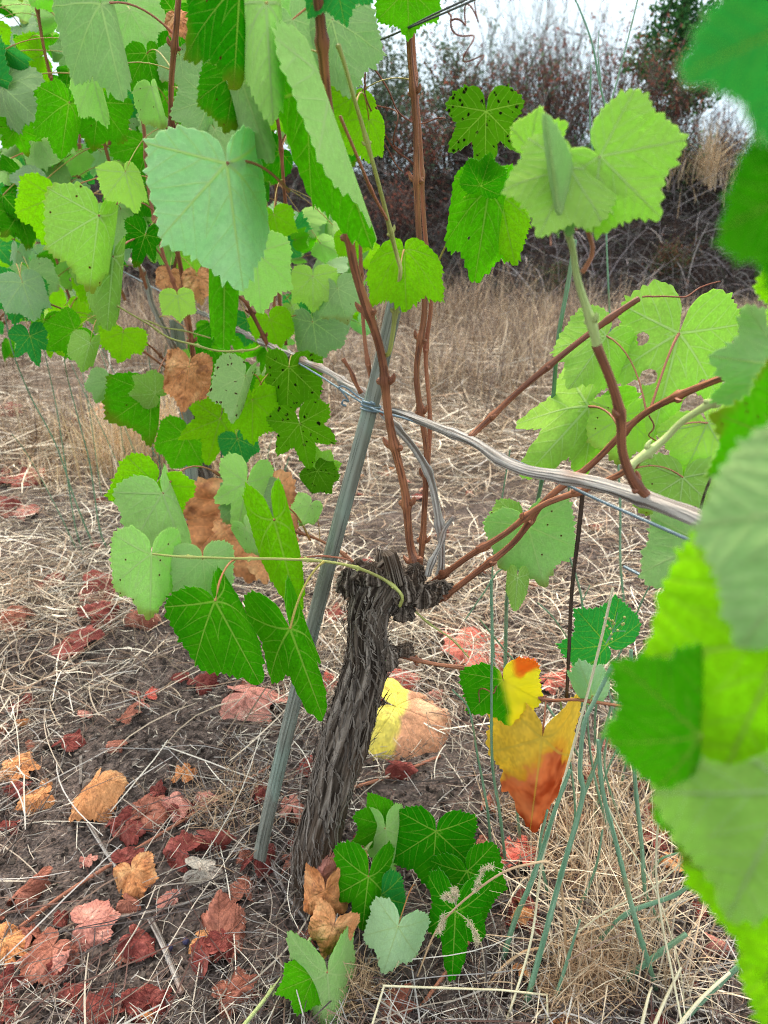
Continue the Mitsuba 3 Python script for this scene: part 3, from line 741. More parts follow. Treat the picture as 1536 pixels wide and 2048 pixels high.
def tree(label, px, Y, height, crown, seed, nleaf=5200):
    rng = np.random.default_rng(seed)
    bx = P(px, 300, Y)[0]; bz = float(bank_h(np.array([bx]), np.array([Y]))[0]) - .05
    key = thing('young_tree', label, 'tree')
    tr = catmull([(bx, Y, bz), (bx + .05, Y, bz + height * .4), (bx - .03, Y, bz + height * .75), (bx, Y, bz + height)], 8)
    part(key, 'trunk', tube(tr, np.linspace(.045, .006, len(tr)), 'cane_dark_m', 8))
    tips = []; rel = []
    for i in range(70):
        h = rng.uniform(.22, 1.0); p0 = np.array([bx, Y, bz + h * height]); a = rng.uniform(0, 6.28)
        L = crown * (1.12 - h) * rng.uniform(.6, 1.15) + .12
        d = np.array([math.cos(a), math.sin(a), .55])
        c = catmull([p0, p0 + d * L * .5, p0 + d * L + [0, 0, .05 * L]], 4)
        rel.append(sweep(c, np.linspace(.012, .004, len(c)), 5)); tips.append(c[2:])
    m, uv = join(rel)
    part(key, 'branches', mikit.ply(m, 'cane_dark_m', smooth=True, uv=uv)); labels[key + '__branches'] = {'kind': 'stuff'}
    m, c = leafcloud(np.vstack(tips), nleaf, .055, LEAFY, seed)
    part(key, 'crown', mikit.ply(m, 'foliage_m', smooth=False, color=c)); labels[key + '__crown'] = {'kind': 'stuff'}
tree('young bright green tree rising against the sky beside the blurred top right leaf', 1335, 13.0, 2.9, .85, 201)

# ================================================================ STAKE AND WIRES
g0 = gnd(512, 1745)
st = catmull([g0 + [0, 0, -.05], P(524, 1690, g0[1] + .005), P(585, 1420, 1.0), P(660, 1120, 1.015), P(742, 810, 1.04), P(806, 540, 1.06)], 14)
single('wooden_stake', tube(st, np.linspace(.0122, .0112, len(st)), 'stake_m', 20, lambda th, s: 1 + .10 * (meshkit.fbm(np.stack([np.cos(th) * 2, np.sin(th) * 2, s * 7], -1), 3, 2) - .5) - .10 * np.exp(-((th - 4.15) / .12) ** 2)),
       'weathered grey green round stake leaning beside the gnarled trunk', 'stake')

def wire(name, pts, r, bsdf, label, per=10):
    c = catmull([P(*p) for p in pts], per)
    return single(name, tube(c, r, bsdf, 7), label, 'wire')
w = thing('trellis_wire', 'blue grey wire running beside the grey vine arm and twisted round the wooden stake', 'wire')
part(w, 'strand', tube(catmull([P(*p) for p in ((1620, 1190, .49), (1392, 1086, .585), (1270, 1032, .66), (1180, 992, .71), (1050, 930, .80), (920, 880, .89), (820, 840, .97), (752, 820, 1.015), (700, 790, 1.08), (640, 752, 1.20), (590, 722, 1.33), (540, 692, 1.5), (470, 655, 1.75), (380, 614, 2.12), (250, 545, 2.9), (120, 478, 4.2))], 10), .0016, 'wire_m', 7))
tt = np.linspace(0, 1, 60); cen = P(742, 812, 1.04); ax = st[-15] - st[-45]; ax /= np.linalg.norm(ax); ex = np.cross(ax, [0, 1, 0]); ex /= np.linalg.norm(ex); ey = np.cross(ax, ex)
an = tt * 2 * np.pi * 2.3
part(w, 'twist', tube(cen + .0135 * (np.cos(an)[:, None] * ex + np.sin(an)[:, None] * ey) + ax * (.012 * (tt - .5))[:, None], .0016, 'wire_m', 7))
part(w, 'loose_end', tube(catmull([P(*p) for p in ((748, 806, 1.02), (720, 795, 1.06), (690, 774, 1.07), (678, 776, 1.07), (688, 788, 1.07), (697, 803, 1.07), (688, 800, 1.06), (684, 808, 1.06), (692, 812, 1.06))], 8), .0014, 'wire_m', 6))
wire('wire_end', ((1248, 1133, .80), (1310, 1165, .76), (1372, 1200, .72), (1480, 1262, .66)), .0019, 'wire_m', 'short blue grey wire end below the vine arm, pointing at the blurred leaves')
wire('upper_wire', ((1040, -45, .80), (960, -6, .845), (860, 38, .925), (700, 104, 1.10), (560, 158, 1.31), (400, 224, 1.7), (200, 300, 2.6)), .0011, 'dark_wire_m', 'lower strand of the dark upper wire pair carrying the knotted tendrils')
wire('upper_wire', ((1040, -58, .80), (960, -14, .847), (865, 30, .925), (780, 72, 1.0), (700, 98, 1.105), (560, 150, 1.31), (400, 216, 1.7)), .0011, 'dark_wire_m', 'upper strand of the dark upper wire pair at the top of the photo')

# ================================================================ VINES
V1 = thing('grapevine', 'old grapevine with black shaggy leaning trunk in the foreground, upright red canes', 'grapevine')
V0 = thing('grapevine', 'near grapevine at right with grey woody arm and large blurred leaves close to the lens', 'grapevine')
V2 = thing('grapevine', 'second grapevine in the row, dark trunk behind the left leaves, thick with green leaves', 'grapevine')
V3 = thing('grapevine', 'third grapevine of the row, leafy mass at the far left edge', 'grapevine')

def trunk(vine, pts, seed, amp=.16, sides=110):
    """pts: (px, py, Y, radius in m)."""
    q = catmull([(*P(a, b, Y), r) for a, b, Y, r in pts], 26)
    c, r = q[:, :3], q[:, 3]
    def rip(th, s):
        tw = th + s * 1.5 + .5 * np.sin(s * 9 + seed)
        p = np.stack([np.cos(tw) * 6.5, np.sin(tw) * 6.5, s * 5 + seed], -1)
        p2 = np.stack([np.cos(tw) * 15, np.sin(tw) * 15, s * 9 + seed], -1)
        lump = meshkit.fbm(np.stack([np.cos(th) * 1.4, np.sin(th) * 1.4, s * 9 + seed], -1), 3, 7) - .5
        ridge = 1 - np.abs(meshkit.noise(p, 1) - .5) * 4
        return 1 + amp * .55 * ridge + amp * 1.0 * (meshkit.noise(p2, 2) - .5) + .5 * lump
    part(vine, 'trunk', tube(c, r * .95, 'bark_m', sides, rip))
    # loose strips of bark
    rng = np.random.default_rng(seed)
    t, N, B = frames(c); n = 720; S = 9
    i0 = rng.integers(2, len(c) - 22, n); ln = rng.integers(9, 24, n); a0 = rng.uniform(0, 6.28, n); tw = rng.normal(-.35, .25, n)
    pts_, sd, w = [], [], []
    for i, l, a, b in zip(i0, ln, a0, tw):
        ii = np.clip(np.linspace(i, i + l, S), 0, len(c) - 1).astype(int)
        aa = a + b * np.linspace(0, 1, S) + rng.normal(0, .03, S)
        lift = .0015 + .0035 * rng.random() * np.linspace(-1, 1, S) ** 2
        if rng.random() < .26: lift = lift + np.linspace(0, rng.uniform(.004, .018), S) ** 1.0
        R = (r[ii] * rip(aa, np.interp(ii, np.arange(len(c)), np.r_[0, np.cumsum(np.linalg.norm(np.diff(c, axis=0), axis=1))])) * .95 + lift)
        e = np.cos(aa)[:, None] * N[ii] + np.sin(aa)[:, None] * B[ii]
        pts_.append(c[ii] + e * R[:, None]); sd.append(np.cross(t[ii[S // 2]], e[S // 2]))
        w.append(np.full(S, rng.uniform(.0006, .0020)) * (1 - .8 * np.abs(np.linspace(-1, 1, S)) ** 3))
    g = rng.random((n, 1)); col = np.array([.05, .04, .034]) * (1 - g) + np.array([.25, .215, .185]) * g
    m, cc = ribbons(np.array(pts_), np.array(w), np.array(sd), col)
    part(vine, 'bark_strips', mikit.ply(m, 'vertex_m', smooth=False, color=cc)); labels[vine + '__bark_strips'] = {'kind': 'stuff', 'label': 'loose grey fibres of peeling bark'}

def lump(vine, name, pix, r, seed, squash=(1, 1, 1), rough=.35, bsdf='bark_m'):
    s = trimesh.creation.icosphere(5); v = s.vertices
    p = v * 2.2 + seed * 3.1
    d = 1 + rough * (meshkit.fbm(p, 4, seed) - .5) * 2 + .16 * (meshkit.noise(v * np.array([14, 14, 4]) + seed, 3) - .5)
    v = v * d[:, None] * r * np.array(squash) + P(*pix)
    uv = np.c_[np.arctan2(s.vertices[:, 1], s.vertices[:, 0]) / 6.2832, v[:, 2]]
    return part(vine, name, mikit.ply(trimesh.Trimesh(v, s.faces, process=False), bsdf, smooth=True, uv=uv))

gb = gnd(625, 1785); Yb = gb[1]
trunk(V1, ((618, 1830, Yb - .03, 0.045), (627, 1770, Yb, 0.0385), (634, 1700, Yb + .005, 0.0365), (655, 1600, Yb + .01, 0.0355), (685, 1500, Yb + .01, 0.0355), (714, 1400, Yb + .01, 0.0345), (736, 1320, Yb + .01, 0.0315), (735, 1262, Yb + .01, 0.028), (742, 1210, Yb + .01, 0.0315), (765, 1165, Yb + .01, 0.033), (790, 1130, Yb + .01, 0.024)), 3)
YH = Yb + .01
lump(V1, 'knot', (800, 1175, YH - .005), 0.0272, 1, (1.25, .9, .9)); lump(V1, 'knot', (745, 1150, YH - .01), 0.0224, 2, (1.2, 1, .8)); lump(V1, 'knot', (845, 1190, YH), 0.0208, 3, (1.3, 1, .8), .5)
lump(V1, 'knot', (775, 1312, YH - .012), 0.0184, 4, (1, 1, 1), .5); lump(V1, 'knot', (830, 1150, YH), 0.0160, 5, (1, 1, 1), .5); lump(V1, 'knot', (806, 1225, YH - .01), 0.0152, 6, (1.1, 1, .8), .6)
lump(V1, 'knot', (812, 1300, YH - .012), 0.0104, 7, (1.2, 1, 1), .6); lump(V1, 'knot', (700, 1165, YH), 0.0176, 8, (1, 1, 1.2), .5); lump(V1, 'knot', (878, 1175, YH), 0.0120, 9, (1.4, 1, .8), .6)
for pts, r in ((((795, 1165, YH - .02), (786, 1130, YH - .025), (778, 1106, YH - .025)), 11), (((735, 1160, YH - .01), (722, 1135, YH), (712, 1122, YH)), 8), (((765, 1150, YH), (762, 1120, YH), (764, 1106, YH + .01)), 8)):
    c = catmull([P(*p) for p in pts], 10)
    part(V1, 'stump', tube(c, r / 1000 * np.linspace(1.1, .95, len(c)), 'bark_m', 24, lambda th, s: 1 + .25 * (meshkit.noise(np.stack([np.cos(th) * 5, np.sin(th) * 5, s * 20], -1), 2) - .5)))
cane(V1, 'spur', ((856, 1150, YH - .01), (868, 1110, YH - .015), (880, 1085, YH - .015), (893, 1055, YH - .015), (908, 1033, YH - .02)), 5.5, 3.2, 'grey', .04, label='short dead grey spur on the head of the trunk')
# upright red canes
cane(V1, 'cane', ((842, 1150, YH), (822, 1095, 1.0), (812, 1000, .985), (790, 900, .97), (766, 740, .94), (730, 600, .91), (702, 490, .885), (674, 330, .85), (652, 160, .81), (640, 40, .78), (630, -60, .76)), 7.2, 5.6, 'red', .095, 12)
cane(V1, 'cane', ((840, 1130, 1.05), (848, 1050, 1.05), (853, 930, 1.05), (842, 830, 1.05), (836, 740, 1.05), (846, 620, 1.05), (841, 470, 1.05), (832, 330, 1.04), (828, 200, 1.03), (820, 90, 1.02), (812, -50, 1.0)), 5.6, 4.6, 'red', .10, 12)
cane(V1, 'cane', ((856, 940, 1.062), (860, 820, 1.064), (852, 700, 1.064), (860, 600, 1.064), (853, 470, 1.063), (842, 330, 1.055), (832, 200, 1.045), (826, 70, 1.035), (815, -40, 1.02)), 4.0, 3.6, 'pink', .11, 10)
cane(V1, 'cane', ((768, 830, 1.06), (752, 810, 1.06), (735, 720, 1.05), (726, 600, 1.04), (720, 500, 1.02), (724, 420, 1.0)), 3.6, 2.8, 'pink', .12)
cane(V1, 'shoot', ((768, 712, .942), (779, 702, .93), (790, 630, .92), (803, 545, .9), (797, 515, .9), (772, 432, .88), (750, 350, .86), (728, 260, .84), (712, 205, .82), (690, 130, .80), (676, 90, .79)), 3.5, 2.3, 'green', .10, label='slender green side shoot climbing from the front cane')
cane(V1, 'shoot', ((680, 232, .82), (720, 330, .84), (745, 385, .86), (775, 440, .88)), 2.0, 2.0, 'pink', .1)
# right hand canes
cane(V1, 'cane', ((865, 1165, 1.02), (900, 1140, 1.0), (950, 1105, .98), (1000, 1072, .96), (1080, 1015, .93), (1160, 982, .90), (1245, 945, .87), (1300, 900, .84)), 5.6, 4.6, 'red', .085, 12)
cane(V1, 'cane', ((866, 1205, 1.01), (880, 1198, 1.0), (930, 1163, .99), (1020, 1090, .97), (1090, 1005, .95), (1170, 938, .93), (1230, 880, .91), (1300, 822, .88), (1400, 772, .82), (1510, 735, .75), (1600, 715, .70)), 6.0, 4.6, 'red', .09, 12)
cane(V1, 'cane', ((800, 1312, YH - .01), (870, 1328, .99), (960, 1340, .98), (1025, 1362, .97), (1085, 1398, .96), (1160, 1400, .93), (1260, 1415, .90)), 3.8, 2.6, 'red', .07, label='low red brown cane leaving the knot halfway up the trunk')
# left shoot
cane(V1, 'shoot', ((800, 1212, YH - .035), (803, 1190, YH - .045), (770, 1160, .95), (715, 1136, .92), (640, 1122, .89), (560, 1118, .87), (480, 1117, .855), (410, 1115, .84), (355, 1113, .83), (305, 1108, .82)), 3.0, 1.5, 'green', .075, label='yellow green shoot reaching left from the head of the trunk')
cane(V1, 'shoot', ((716, 1128, .99), (690, 1118, .97), (640, 1112, .96), (600, 1116, .94)), 1.8, 1.4, 'pink', .08)
cane(V1, 'cane', ((730, 1150, 1.10), (690, 1110, 1.14), (640, 1080, 1.17), (580, 1058, 1.18), (530, 1030, 1.18), (490, 992, 1.17), (450, 958, 1.16), (428, 943, 1.15)), 3.2, 2.4, 'red', .09, label='thin red cane arching left behind the stake')
cane(V1, 'shoot', ((760, 1150, .98), (850, 1240, .97), (905, 1280, .96), (938, 1315, .96)), 2.0, 1.5, 'green', .06)
# the fruiting arm that goes back along the wire, to the left
cane(V1, 'arm', ((880, 1170, 1.02), (884, 1090, 1.02), (874, 1020, 1.03), (858, 950, 1.04), (830, 898, 1.05), (795, 858, 1.05), (755, 818, 1.07), (722, 782, 1.10), (690, 765, 1.16), (640, 736, 1.24), (585, 712, 1.36), (535, 690, 1.50), (480, 662, 1.65), (420, 634, 1.9), (382, 616, 2.1)), 6.2, 5.2, 'grey', .08, 12, label='bent grey woody arm tied back along the wire')
cane(V1, 'cane', ((722, 786, 1.08), (712, 765, 1.08), (700, 742, 1.08), (686, 718, 1.08)), 3.4, 2.8, 'red', .03)
cane(V1, 'spur', ((590, 712, 1.36), (575, 724, 1.36), (556, 738, 1.36)), 5, 4, 'dark', .02)
# upright canes from the arm (left canopy)
cane(V1, 'cane', ((535, 690, 1.5), (512, 640, 1.46), (490, 605, 1.42), (465, 580, 1.40), (430, 520, 1.36), (400, 470, 1.33), (360, 400, 1.30)), 4.8, 4.0, 'red', .07)
cane(V1, 'cane', ((386, 735, 1.62), (380, 650, 1.58), (366, 570, 1.52), (350, 480, 1.45), (343, 380, 1.38), (343, 262, 1.31), (345, 150, 1.27), (354, 30, 1.22), (360, -50, 1.2)), 5.4, 5.0, 'red', .12, 12)
cane(V1, 'cane', ((395, 735, 1.68), (372, 640, 1.66), (345, 560, 1.64), (322, 500, 1.62), (300, 380, 1.60), (284, 240, 1.58), (268, 150, 1.55), (262, 40, 1.5)), 4.6, 4.2, 'pink', .12)
cane(V1, 'cane', ((572, 690, 1.62), (560, 600, 1.60), (566, 500, 1.58), (572, 430, 1.55), (566, 330, 1.5), (545, 180, 1.45), (530, 60, 1.4)), 4.6, 3.8, 'red', .11)
cane(V1, 'cane', ((555, 720, 1.8), (548, 560, 1.75), (552, 400, 1.7), (556, 300, 1.65)), 4.2, 3.6, 'red', .11)
cane(V1, 'shoot', ((520, 692, 1.49), (500, 700, 1.45), (440, 702, 1.40), (390, 690, 1.37), (338, 676, 1.33), (300, 650, 1.30), (262, 628, 1.27), (225, 606, 1.25)), 2.6, 1.8, 'green', .09, label='yellow green shoot drooping under the leaves at left')
cane(V1, 'shoot', ((420, 676, 1.5), (370, 662, 1.45), (330, 655, 1.4), (290, 640, 1.35)), 2.0, 1.6, 'green', .09)

# vine at the right: woody arm and canes
cane(V0, 'arm', ((783, 822, 1.02), (800, 826, 1.0), (870, 852, .93), (940, 882, .87), (1000, 918, .81), (1060, 942, .765), (1120, 953, .73), (1200, 970, .68), (1300, 1000, .63), (1370, 1026, .595), (1440, 1055, .56), (1620, 1120, .48)), 5.6, 9.0, 'grey', .10, 22, .2, 'silver grey peeling woody arm lying along the wire')
cane(V0, 'cane', ((1300, 998, .632), (1268, 962, .622), (1250, 905, .617), (1243, 840, .61), (1218, 760, .605), (1193, 690, .60)), 5.0, 4.6, 'red', .075, 14, .3)
cane(V0, 'shoot', ((1196, 700, .601), (1174, 610, .595), (1158, 548, .59), (1148, 500, .586), (1130, 450, .58), (1120, 420, .575)), 4.6, 2.2, 'pale', .07, 12, .3)
cane(V0, 'shoot', ((1165, 545, .59), (1184, 500, .586), (1160, 420, .58), (1130, 360, .575)), 2.2, 1.6, 'pink', .06)
cane(V0, 'cane', ((940, 874, .872), (952, 862, .88), (1000, 818, .88), (1060, 765, .875), (1140, 695, .87), (1215, 640, .86), (1278, 597, .85)), 4.6, 4.0, 'red', .085, 12, .3, 'red brown cane turning green at its cut tip, rising right from the arm')
cane(V0, 'shoot', ((1262, 935, .66), (1268, 925, .665), (1330, 880, .67), (1370, 842, .665), (1430, 800, .65), (1455, 770, .64), (1500, 700, .62)), 4.6, 3.2, 'pale', .07, 12, .35, 'pale green shoot rising right from the woody arm')
cane(V0, 'tendril', ((1505, 700, .64), (1470, 800, .66), (1448, 890, .67), (1410, 990, .69), (1385, 1080, .70), (1366, 1176, .70)), 1.9, 1.0, 'dark', .05, hang=False)
cane(V0, 'shoot', ((1790, 900, .24), (1800, 600, .22), (1800, 300, .20), (1820, -100, .19)), 2.6, 2.0, 'pale', .07, 10)
cane(V0, 'shoot', ((1620, 1120, .48), (1690, 1240, .32), (1750, 1400, .23), (1770, 1600, .205), (1770, 1900, .20)), 3.0, 2.0, 'pale', .07, 10)

# second and third vine: trunks with stakes
g2 = gnd(398, 1165)
trunk(V2, ((398, 1185, g2[1], .042), (398, 1100, g2[1], .040), (402, 1000, g2[1] + .01, .038), (397, 920, g2[1], .034), (392, 850, g2[1], .03), (385, 780, g2[1], .028)), 8, .18, 70)
s2 = catmull([gnd(392, 1150) + [0, .06, -.05], P(388, 1000, g2[1] - .03), P(372, 820, g2[1] - .04), P(352, 640, g2[1] - .03)], 12)
single('wooden_stake', tube(s2, .019, 'stake_m', 16), 'second weathered grey stake standing at the dark trunk behind the left leaves', 'stake')
cane(V2, 'arm', ((388, 790, g2[1]), (372, 720, 2.05), (345, 690, 2.0), (310, 620, 1.95), (290, 560, 1.95), (270, 530, 2.0), (190, 490, 2.4)), 8, 7, 'grey', .08, 12, label='grey woody arm of the second vine')
for i, (x0, x1, Y0) in enumerate(((300, 150, 1.95), (250, 60, 2.1), (200, 230, 2.2), (330, 470, 2.0), (380, 640, 2.05), (360, 700, 2.0), (330, 300, 2.1), (140, -20, 2.3))):
    cane(V2, 'cane', ((x0, 600, Y0), (x0 * .6 + x1 * .4, 400, Y0 - .1), (x0 * .25 + x1 * .75, 180, Y0 - .22), (x1, -60, Y0 - .3)), 5, 4, 'red' if i % 2 else 'pink', .12)
for i, (a, b, Y0) in enumerate((((380, 770), (200, 640), 2.0), ((380, 770), (80, 600), 2.05), ((390, 790), (640, 640), 2.1), ((390, 790), (560, 860), 1.9), ((380, 780), (250, 800), 1.85))):
    cane(V2, 'cane', ((a[0], a[1], g2[1]), ((a[0] + b[0]) / 2, (a[1] + b[1]) / 2 - 20, Y0), (b[0], b[1], Y0 - .1)), 4, 3, 'red', .1)
g3 = gnd(-90, 940)
trunk(V3, ((-90, 945, g3[1], .04), (-92, 860, g3[1], .038), (-94, 780, g3[1], .034), (-95, 700, g3[1], .03)), 12, .18, 40)
for i, (x0, x1) in enumerate(((80, -30), (85, 60), (90, 160), (95, 260))):
    cane(V3, 'cane', ((-92, 720, g3[1]), ((x0 + x1) / 2, 500, g3[1] - .1), (x1, 250, g3[1] - .2), (x1 - 10, 60, g3[1] - .3)), 6, 5, 'red', .12)

# ---------------------------------------------------------------- leaves that can be told apart
# central vine, upper part
L = leaf
L(V1, (453, 327), (486, 578), .74, 'U', 4, 38, 'green', 'entire', att=(578, 383, .80), k=39, curl=6, eA=8, dY=.0, petk='pink', label='big pale grey green leaf seen from below with strong veins', w=(175, 80))
L(V1, (632, 178), (742, 492), .76, 'T', 26, -116, 'green', 'entire', att=(655, 190, .82), k=7, eA=10, eB=20, curl=8, soft=.06, label='large folded leaf, dark green side and pale side both showing', w=(104, None))
L(V1, (480, -30), (468, 168), .74, 'T', 6, 50, 'green', 'wide', att=(560, -40, .76), k=20, label='bright green leaf cut by the top edge', w=(115, 60))
L(V1, (532, 8), (546, 232), .72, 'U', 48, 80, 'green', 'narrow', att=(600, -20, .76), k=9, w=(66, 15))
L(V1, (484, 165), (538, 322), .80, 'U', 20, 70, 'green', 'entire', att=(492, 85, .8), k=14, w=(50, 25))
L(V1, (470, 150), (452, 262), .82, 'T', 25, 40, 'green', 'entire', k=22)
L(V1, (585, 40), (640, 165), 1.0, 'U', 10, 10, 'green', 'wide', k=4)
L(V1, (600, -20), (560, 120), 1.05, 'U', 10, 10, 'green', 'wide', k=16)
L(V1, (640, 60), (655, 215), 1.1, 'U', 10, 30, 'green', 'wide', k=24)
L(V1, (664, 40), (700, 185), .95, 'U', 60, 20, 'green', 'entire', k=12)
L(V1, (668, -60), (688, 42), .78, 'T', 10, 20, 'green', 'wide', att=(644, 40, .78), k=31)
L(V1, (815, -20), (818, 76), .98, 'T', 5, 10, 'green', 'wide', att=(822, 60, 1.02), k=8)
L(V1, (450, 482), (447, 692), .80, 'T', 62, 74, 'green', 'narrow', att=(500, 430, .9), k=17, curl=-8, w=(34, 26))
L(V1, (738, 240), (735, 322), .95, 'T', 5, 40, 'light', 'wide', att=(712, 205, .82), k=5, w=(45, 32))
L(V1, (808, 500), (812, 604), .93, 'T', 5, 15, 'light', 'wide', att=(800, 545, .9), k=2, dY=-.06, label='bright toothed leaf in front of the twin red canes', w=(60, 60))
L(V1, (705, 196), (690, 270), 1.05, 'T', 20, 20, 'light', 'wide', k=6)
L(V1, (972, 223), (970, 345), .98, 'T', 6, 6, 'spotted', 'lobed', att=(870, 560, 1.05), k=3, eA=6, eB=6, curl=6, label='bright green leaf covered with black spots', pet=False, w=(83, 80))
L(V1, (978, 380), (950, 556), .99, 'T', 6, 22, 'green', 'wide', att=(853, 578, 1.06), k=9, curl=10, holes=((.17, .55, .025), (-.52, .35, .05)), label='bright green leaf with small holes hanging below the spotted leaf', w=(82, 85))
L(V1, (1000, 392), (1030, 528), 1.0, 'T', 10, 50, 'light', 'narrow', pet=False, k=4)
L(V1, (962, 372), (982, 310), .965, 'T', 20, 10, 'green', 'wide', pet=False, k=2)
# left leaves from the shoot
L(V1, (325, 987), (374, 1122), 1.0, 'U', 4, 70, 'green', 'wide', att=(428, 943, 1.15), k=17, curl=20, petk='pink', label='pale leaf underside arching from a pink stalk at left', w=(95, 25))
L(V1, (312, 968), (262, 1068), 1.02, 'T', 10, 20, 'light', 'wide', pet=False, k=7)
L(V1, (303, 1108), (300, 1242), .83, 'U', 2, 30, 'green', 'wide', pet=False, k=28, label='pale leaf with three red holes at the tip of the low left shoot', w=(80, 58))
L(V1, (406, 1118), (414, 1212), .86, 'U', 8, 20, 'green', 'wide', att=(405, 1115, .84), k=4)
L(V1, (430, 1202), (518, 1364), .80, 'T', 2, 32, 'green', 'entire', att=(470, 1118, .855), k=3, dY=-.03, label='dark green leaf hanging in the open left of the stake', w=(103, 45))
L(V1, (580, 1257), (646, 1436), .84, 'T', 0, 44, 'green', 'lobed', att=(648, 1123, .89), k=4, dY=-.03, label='dark green lobed leaf hanging in front of the stake', w=(75, 36))
L(V1, (548, 1040), (598, 1224), .95, 'T', 32, 42, 'light', 'narrow', att=(620, 1080, 1.17), k=12, w=(48, 34))
L(V1, (494, 964), (474, 1068), 1.13, 'U', 12, 25, 'green', 'lobed', att=(497, 1000, 1.17), k=19, w=(62, 50))
L(V1, (500, 985), (505, 1075), 1.15, 'U', 15, 10, 'green', 'wide', pet=False, k=21)
L(V1, (492, 1055), (527, 1112), 1.05, 'U', 55, 30, 'green', 'wide', att=(540, 1035, 1.18), k=26)
L(V1, (480, 1010), (508, 1168), 1.36, 'T', 6, 6, 'dry_orange', 'wide', att=(520, 1022, 1.2), k=15, crumple=.12, label='large dried pale orange leaf behind the low left shoot')
L(V1, (512, 1050), (535, 1160), 1.34, 'T', 6, 30, 'dry_orange', 'wide', pet=False, k=9, crumple=.12, label='orange dried leaf behind the bright folded leaf')
# right side, along the canes
L(V1, (1358, 667), (1306, 872), .93, 'U', 0, 4, 'light', 'lobed', att=(1300, 822, .88), k=5, holes=((.36, .10, .07), (-.38, .42, .05), (.18, .44, .09)), curl=4, eA=6, eB=6, petk='pink', label='big backlit lobed leaf with torn holes at the right', w=(134, 122))
L(V1, (1213, 672), (1140, 776), .95, 'U', 4, 6, 'light', 'wide', att=(1292, 820, .882), k=3, petk='pink', w=(84, 72))
L(V1, (1178, 813), (1042, 962), 1.0, 'U', 4, 6, 'light', 'lobed', att=(1245, 880, .91), k=14, holes=((-.12, -.12, .08), (.30, .62, .05), (-.25, .6, .05)), eA=8, eB=8, petk='pink', label='backlit lobed leaf with holes left of the blurred cane', w=(96, 100))
L(V1, (1250, 830), (1235, 930), .98, 'U', 6, 6, 'light', 'wide', pet=False, k=29)
L(V1, (1415, 846), (1478, 956), .88, 'U', 6, 10, 'light', 'wide', att=(1300, 902, .84), k=19, holes=((-.3, .25, .03),), petk='pink', w=(95, 60))
L(V1, (1366, 955), (1352, 1072), .87, 'U', 6, 6, 'light', 'wide', att=(1262, 940, .865), k=22, petk='pink', w=(95, 100))
L(V1, (1420, 905), (1400, 1010), .90, 'U', 10, 10, 'light', 'wide', pet=False, k=27)
L(V1, (1056, 1052), (1088, 1172), 1.0, 'U', 20, 4, 'green', 'wide', att=(1085, 1012, .95), k=25)
L(V1, (1040, 1040), (1000, 1115), 1.03, 'U', 10, 10, 'light', 'wide', pet=False, k=30)
L(V1, (1035, 1155), (1030, 1220), .96, 'U', 52, 50, 'light', 'narrow', pet=False, k=31)
L(V1, (1215, 1290), (1158, 1225), 1.02, 'T', 6, 6, 'green', 'wide', pet=False, k=34)
L(V1, (1185, 1390), (1160, 1330), .92, 'U', 40, 60, 'green', 'narrow', att=(1180, 1402, .92), k=36)
L(V1, (1006, 1360), (1020, 1458), .96, 'T', 4, 4, 'half', 'wide', att=(1030, 1366, .97), k=2, label='leaf half green and half yellow above the yellow brown one', w=(83, 72))
L(V1, (1085, 1472), (1060, 1662), .93, 'T', 4, 34, 'autumn', 'autumn', att=(1092, 1400, .957), k=6, curl=10, crumple=.09, petk='pink', label='yellow leaf with a rust brown dried middle lobe', w=(108, 60))
# low runner in front
cane(V1, 'shoot', ((772, 1652, .99), (755, 1665, .98), (700, 1748, .93), (632, 1858, .86), (585, 1930, .815), (540, 1985, .76), (480, 2060, .69)), 3.0, 3.4, 'pale', .085, label='pale green runner shoot creeping to the bottom edge')
L(V1, (872, 1662), (862, 1782), .97, 'T', 2, 4, 'green', 'wide', k=0, att=(900, 1700, 1.0), dY=-.04, eA=10, eB=10, label='dark green rounded leaf near the ground right of the trunk', w=(90, 85))
L(V1, (934, 1742), (968, 1852), .91, 'T', 6, 6, 'green', 'wide', pet=False, k=1, dY=-.04, w=(70, 78))
L(V1, (911, 1822), (904, 1962), .82, 'T', 6, 6, 'green', 'lobed', pet=False, k=0, dY=-.04, w=(62, 70))
L(V1, (737, 1753), (722, 1880), .87, 'T', 2, 50, 'green', 'lobed', att=(730, 1702, .955), k=2, dY=-.04, label='green leaf with a red brown fleck beside the runner shoot', w=(78, 48))
L(V1, (760, 1790), (775, 1890), .875, 'T', 60, 30, 'green', 'narrow', pet=False, k=37)
L(V1, (796, 1853), (765, 1950), .81, 'U', 4, 4, 'green', 'wide', att=(830, 1770, .95), k=38, dY=-.03, label='pale mint green leaf underside low at the bottom', w=(66, 60))
L(V1, (771, 1656), (778, 1760), .97, 'U', 24, 56, 'green', 'narrow', k=6, att=(752, 1668, .975))
L(V1, (768, 1650), (708, 1634), .98, 'T', 10, 30, 'green', 'wide', k=14, att=(765, 1655, .985))
L(V1, (655, 1945), (664, 2075), .75, 'U', 0, 20, 'green', 'wide', att=(600, 1905, .83), k=5, w=(66, 52))
L(V1, (626, 1955), (552, 1985), .76, 'T', 30, 20, 'green', 'wide', att=(600, 1910, .83), k=16)
L(V1, (660, 1715), (628, 1790), .94, 'T', 40, 30, 'dry_pink', 'wide', att=(690, 1762, .925), k=5, crumple=.14)
L(V1, (650, 1780), (645, 1870), .87, 'T', 50, 40, 'dry_orange', 'wide', att=(665, 1805, .9), k=8, crumple=.14)
L(V1, (668, 1850), (640, 1928), .80, 'T', 30, 40, 'dry_orange', 'wide', att=(640, 1850, .865), k=12, crumple=.12, label='hanging rust orange dried leaf in front of the trunk foot')
